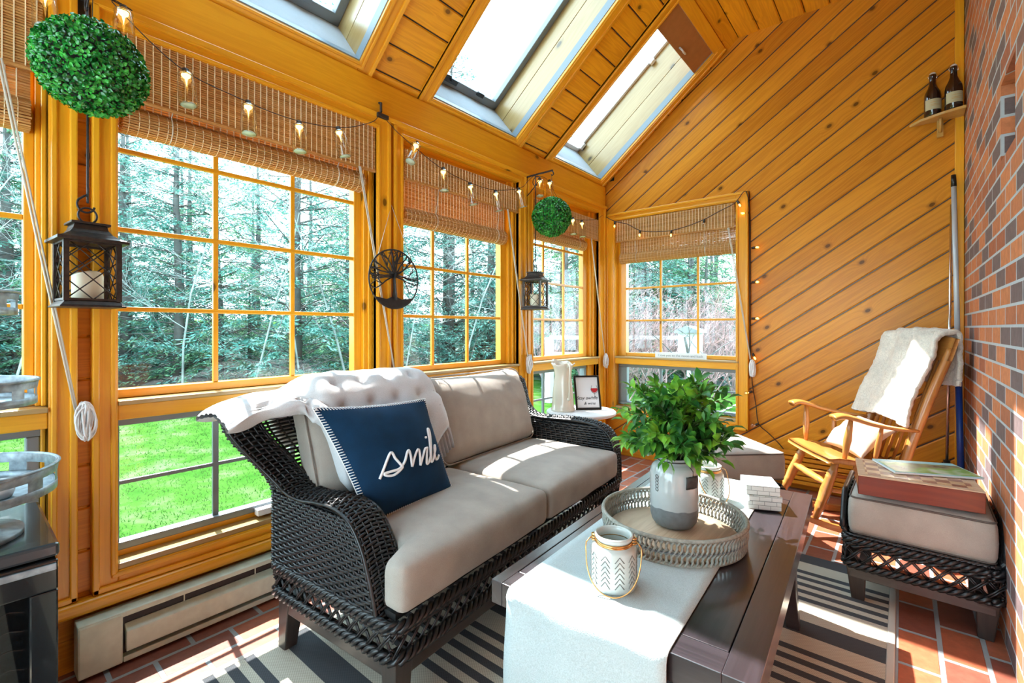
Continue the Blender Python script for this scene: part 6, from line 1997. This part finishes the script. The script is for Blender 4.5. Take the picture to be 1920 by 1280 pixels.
def turned(p0, p1, r, name, rings=True, mat='oak', parent=None):
    p0 = Vector(p0); p1 = Vector(p1)
    pr = [(0, .62), (.06, .66), (.16, .80), (.20, 1.05), (.22, 0.9), (.24, 1.05), (.26, 0.9), (.28, 1.05), (.32, .95), (.52, 1.12), (.70, .95), (.72, 1.05), (.74, .9), (.76, 1.05), (.78, .9), (.80, 1.05), (.84, .8), (1, .6)]
    if not rings: pr = [(0, .6), (.25, .9), (.5, 1.12), (.75, .9), (1, .6)]
    m = MB(); m.tube([p0.lerp(p1, t) for t, k in pr], [r * k for t, k in pr], 12)
    return m.build(name, mat, parent or rk)
def run_z(y): R = 1.05; return R - sqrt(R * R - y * y)
for x in (-0.205, 0.205):
    sx = 1 if x > 0 else -1
    turned((x * 0.93, 0.155, 0.405), (x * 1.06, 0.235, run_z(0.235) + 0.035), 0.0265, 'leg')
    turned((x * 0.83, -0.150, 0.405), (x * 0.98, -0.235, run_z(-0.235) + 0.035), 0.025, 'leg')
    m = MB()
    ys = [-0.50 + 0.92 * k / 20 for k in range(21)]
    for k in range(20):
        pass
    vs = []; fs = []
    for k, y in enumerate(ys):
        xx = x * (1.03 - 0.06 * (y < 0)); hh = 0.040 * (0.55 + 0.45 * sin(pi * min(1, max(0, (k + 1) / 22))))
        for dx, dz in ((-0.014, 0), (0.014, 0), (0.014, hh), (-0.014, hh)): vs.append((xx + dx, y, run_z(y) + dz))
    for k in range(20):
        for e in range(4): fs.append((k * 4 + e, k * 4 + (e + 1) % 4, (k + 1) * 4 + (e + 1) % 4, (k + 1) * 4 + e))
    fs += [(3, 2, 1, 0), (80, 81, 82, 83)]
    m.add(vs, fs, [[(vs[i][1] + sx, vs[i][2]) for i in f] for f in fs]); m.build('rocker', 'oak', rk, bevel=0.004)
    turned((x * 0.985, 0.195, 0.235), (x * 0.91, -0.19, 0.235), 0.016, 'stretcher', False)
    # back post, arm, arm posts
    m = MB(); m.tube(catmull([V(x * 0.98, -0.185, 0.40), V(x * 1.02, -0.215, 0.62), V(x * 1.10, -0.262, 0.90), V(x * 1.17, -0.310, 1.13)], 5), [0.021 + 0.004 * sin(pi * k / 15) for k in range(16)], 10); m.build('back_post', 'oak', rk)
    m = MB()
    path = catmull([V(x * 1.06, -0.215, 0.650), V(x * 1.16, -0.10, 0.645), V(x * 1.25, 0.04, 0.652), V(x * 1.28, 0.14, 0.668), V(x * 1.27, 0.205, 0.672), V(x * 1.26, 0.245, 0.655)], 5)
    wd = [0.022 + 0.020 * (k / (len(path) - 1)) for k in range(len(path))]
    m.tube(path, wd, 12, flat=0.45, upref=(0, 0, 1)); m.build('arm', 'oak', rk)
    turned((x * 1.10, 0.135, 0.425), (x * 1.26, 0.150, 0.660), 0.018, 'arm_post', False)
    turned((x * 1.04, -0.03, 0.425), (x * 1.20, -0.02, 0.645), 0.014, 'arm_spindle', False)
turned((-0.205, 0.195, 0.265), (0.205, 0.195, 0.265), 0.021, 'stretcher')
turned((-0.19, -0.20, 0.22), (0.19, -0.20, 0.22), 0.016, 'stretcher', False)
m = MB()
for k in range(12):
    pass
def crest(u, v):
    x = -0.262 + 0.524 * u; z = 1.06 + 0.125 * v + 0.028 * sin(pi * u) * v
    return V(x, -0.294 - 0.022 * v - 0.02 * sin(pi * u), z)
m.surf(lambda u, v: crest(u, v) + V(0, 0.011, 0), 20, 4); m.surf(lambda u, v: crest(u, v) - V(0, 0.011, 0), 20, 4, flip=True)
m.surf(lambda u, v: crest(u, 1) + V(0, 0.011 - 0.022 * v, 0.003 * sin(pi * v)), 20, 2); m.surf(lambda u, v: crest(u, 0) + V(0, -0.011 + 0.022 * v, 0), 20, 2)
for e in (0, 1): m.surf(lambda u, v: crest(e, u) + V(0, (0.011 - 0.022 * v) * (1 if e else -1), 0), 4, 2)
m.uv = [[(p[0], p[2]) for p in [m.v[k] for k in f]] for f in m.f]
weld(m.build('crest_rail', 'oak', rk))
for k in range(6):
    x = -0.16 + 0.32 * k / 5
    m = MB(); m.tube([V(x * 0.92, -0.195, 0.415), V(x, -0.245, 0.75), V(x * 1.08, -0.296, 1.075)], [0.008, 0.010, 0.007], 8); m.build('spindle', 'oak', rk)

th = thing('fleece_throw', 'cream fleece throw hung over the back of the rocking chair', 'throw blanket', local(rk) @ V(0.0, -0.28, 1.15), RR, None, RT)
TO = local(th).inverted() @ local(rk)
def throw(u, v):
    x = -0.226 + 0.500 * u
    zb = 0.66 + 0.02 * sin(u * 4) + 0.03 * u
    P_ = [(-0.185 + 0.035, zb), (-0.205 + 0.035, 0.76), (-0.243 + 0.035, 0.93), (-0.283 + 0.035, 1.10), (-0.300 + 0.028, 1.195), (-0.325, 1.228), (-0.362, 1.205), (-0.375, 1.12), (-0.385, 1.00), (-0.395, 0.93)]
    q = catmull([(a, b, 0) for a, b in P_], 4)
    t = v * (len(q) - 1); i = min(int(t), len(q) - 2); c = q[i].lerp(q[i + 1], t - i)
    fold = 0.012 * sin(u * 21 + 1.5 * sin(v * 5)) * (1 if v < 0.5 else -1) * (0.4 + 0.6 * abs(2 * u - 1))
    fz = 0.006 * nz3((x * 30, c.x * 30, c.y * 30), 1.0) + 0.004 * nz3((x * 70, c.y * 70, v * 9), 1.0)
    near = 0.0
    return V(x + 0.01 * sin(c.y * 17), c.x + fold + fz - near, c.y + 0.012 * sin(pi * u) * (1 if 0.3 < v < 0.8 else 0) + fz)
m = MB(); m.surf(lambda u, v: TO @ throw(u, v), 80, 110)
m.build('cloth', 'fleece', th, solid=0.022, off=0.0)

rp_ = thing('tan_pillow', 'rumpled tan pillow on the rocking chair seat', 'pillow', local(rk) @ V(0, -0.03, 0.432), RR, None, RT)
m = MB()
PI_ = local(rp_).inverted() @ local(rk)
def tp(u, v, s):
    a = V(-0.225, 0.045, 0.44); b = V(0.17, 0.060, 0.44); c = V(0.165, -0.125, 0.655); d = V(-0.215, -0.135, 0.645)
    pu = u + 0.05 * (0.5 - u) * 2 * (1 - (2 * v - 1) ** 2); pv = v + 0.05 * (0.5 - v) * 2 * (1 - (2 * u - 1) ** 2)
    p = (a * (1 - pu) + b * pu) * (1 - pv) + (d * (1 - pu) + c * pu) * pv
    n = V(0, 0.74, 0.67)
    t = max(0.0, 1 - abs(2 * u - 1) ** 2.4) ** 0.7 * max(0.0, 1 - abs(2 * v - 1) ** 2.4) ** 0.7
    t *= 1 + 0.35 * nz3((u * 3, v * 3, 0), 1.6, 2)
    return PI_ @ (p + n * 0.085 * t * (1.0 if s > 0 else -0.30))
m.surf(lambda u, v: tp(u, v, 1), 24, 24); m.surf(lambda u, v: tp(u, v, -1), 24, 24, flip=True); weld(m.build('cover', 'pillow_tan', rp_))

# ------------------------------------------------------------------ beverage fridge with tiered galvanised stand
fg = thing('beverage_fridge', 'black glass-door beverage fridge at the left edge under the tiered stand', 'fridge', (0.30, -0.07, 0.0))
Y0, Y1 = -0.345, 0.176
m = MB(); m.box((0.09, Y0, 0.03), (0.50, Y0 + 0.03, 0.615)); m.box((0.09, Y1 - 0.03, 0.03), (0.50, Y1, 0.615)); m.box((0.09, Y0 + .03, 0.03), (0.12, Y1 - .03, 0.615)); m.box((0.12, Y0 + .03, 0.03), (0.50, Y1 - .03, 0.06)); m.build('cabinet', 'gloss_black', fg, bevel=0.004, world=True)
m = MB(); m.box((0.085, Y0 - 0.004, 0.615), (0.535, Y1 + 0.004, 0.650)); m.build('top', 'fridge_top', fg, bevel=0.008, world=True)
dr = MB()
for lo, hi in (((0.505, Y0, 0.035), (0.545, Y0 + 0.10, 0.535)), ((0.505, Y1 - 0.052, 0.035), (0.545, Y1, 0.535)), ((0.505, Y0, 0.535), (0.545, Y1, 0.612)), ((0.505, Y0 + .10, 0.035), (0.545, Y1 - .052, 0.09))): dr.box(lo, hi)
d_ = dr.build('door', 'gloss_black', fg, bevel=0.004, world=True)
m = MB(); m.box((0.532, Y0 + .10, 0.09), (0.540, Y1 - .052, 0.535)); m.build('door_glass', 'fridge_glass', d_, world=True)
m = MB(); m.box((0.545, Y1 - 0.115, 0.588), (0.551, Y1 - 0.004, 0.604)); m.build('handle_strip', 'galvanised', d_, bevel=0.001, world=True)
for k in range(9):
    m = MB()
    z = 0.10 + k * 0.048
    pts = [V(0.49, Y0 + .05 + (Y1 - Y0 - .10) * i / 40, z + 0.006 * sin(i * 0.9)) for i in range(41)]
    m.tube(pts, 0.0022, 5)
    for i in range(0, 8): m.tube([V(0.14 + 0.05 * i, Y0 + .04, z), V(0.14 + 0.05 * i, Y1 - .04, z)], 0.0018, 4)
    m.build('wire_rack', 'chrome', fg, world=True)
m = MB()
for lo, hi in (((0.546, -0.02, 0.548), (0.5475, 0.058, 0.552)), ((0.546, -0.02, 0.582), (0.5475, 0.058, 0.586)), ((0.546, 0.055, 0.548), (0.5475, 0.058, 0.586)), ((0.546, -0.02, 0.548), (0.5475, -0.017, 0.586))): m.box(lo, hi)
for y in (0.000, 0.018, 0.036): m.tube([V(0.5472, y + 0.008 * cos(2 * pi * k / 14), 0.567 + 0.010 * sin(2 * pi * k / 14)) for k in range(14)], 0.0016, 4, closed=True)
m.build('badge', 'chrome', d_, world=True)

tt = thing('tiered_stand', 'three-tier galvanised metal tray stand on top of the black fridge', 'tiered stand', (0.345, -0.01, 0.651))
def tier(z, R, h):
    m = MB(); m.lathe([(0.0, z), (R, z), (R, z + h * 0.30), (R - 0.003, z + h * 0.31), (R - 0.003, z + h * 0.31)], 48)
    m.lathe([(R, z + h * 0.66), (R + 0.003, z + h), (R - 0.002, z + h + 0.003), (R - 0.004, z + h), (R - 0.004, z + h * 0.66)], 48)
    m.lathe([(0.0, z + 0.004), (R - 0.004, z + 0.004), (R - 0.004, z + h * 0.30)], 48)
    for k in range(12):
        a0 = 2 * pi * k / 12 + 0.2
        m.surf(lambda u, v: V((R - 0.001) * cos(a0 + 0.22 * u), (R - 0.001) * sin(a0 + 0.22 * u), z + h * (0.28 + 0.40 * v)), 4, 1)
    m.tube([V((R + 0.003) * cos(2 * pi * k / 48), (R + 0.003) * sin(2 * pi * k / 48), z + h) for k in range(48)], 0.004, 6, closed=True)
    m.build('tray', 'galvanised', tt)
tier(0.108, 0.205, 0.072); tier(0.345, 0.165, 0.065); tier(0.585, 0.128, 0.060)
m = MB(); m.tube([V(0, 0, 0.0), V(0, 0, 0.74)], 0.009, 10); m.tube([V(0, 0.03 * cos(2 * pi * k / 20), 0.77 + 0.03 * sin(2 * pi * k / 20)) for k in range(20)], 0.005, 6, closed=True); m.build('post', 'galvanised', tt)
m = MB(); m.lathe([(0.0, 0.0), (0.14, 0.0), (0.14, 0.012), (0.03, 0.03), (0.02, 0.10), (0.0, 0.105)], 32); m.build('base', 'galvanised', tt)
for k, (x, y, z, r, col, lab) in enumerate(((0.42, 0.075, 0.764, 0.028, 'white_paint', 'white trinket lying in the bottom tray of the stand'),)):
    o = thing('trinket', lab, 'trinket', (x, y, z)); m = MB(); m.lathe([(0.0, 0.0), (r, 0.002), (r * 1.2, 0.018), (r * .8, 0.036), (0.0, 0.042)], 18); m.build('bowl', col, o)
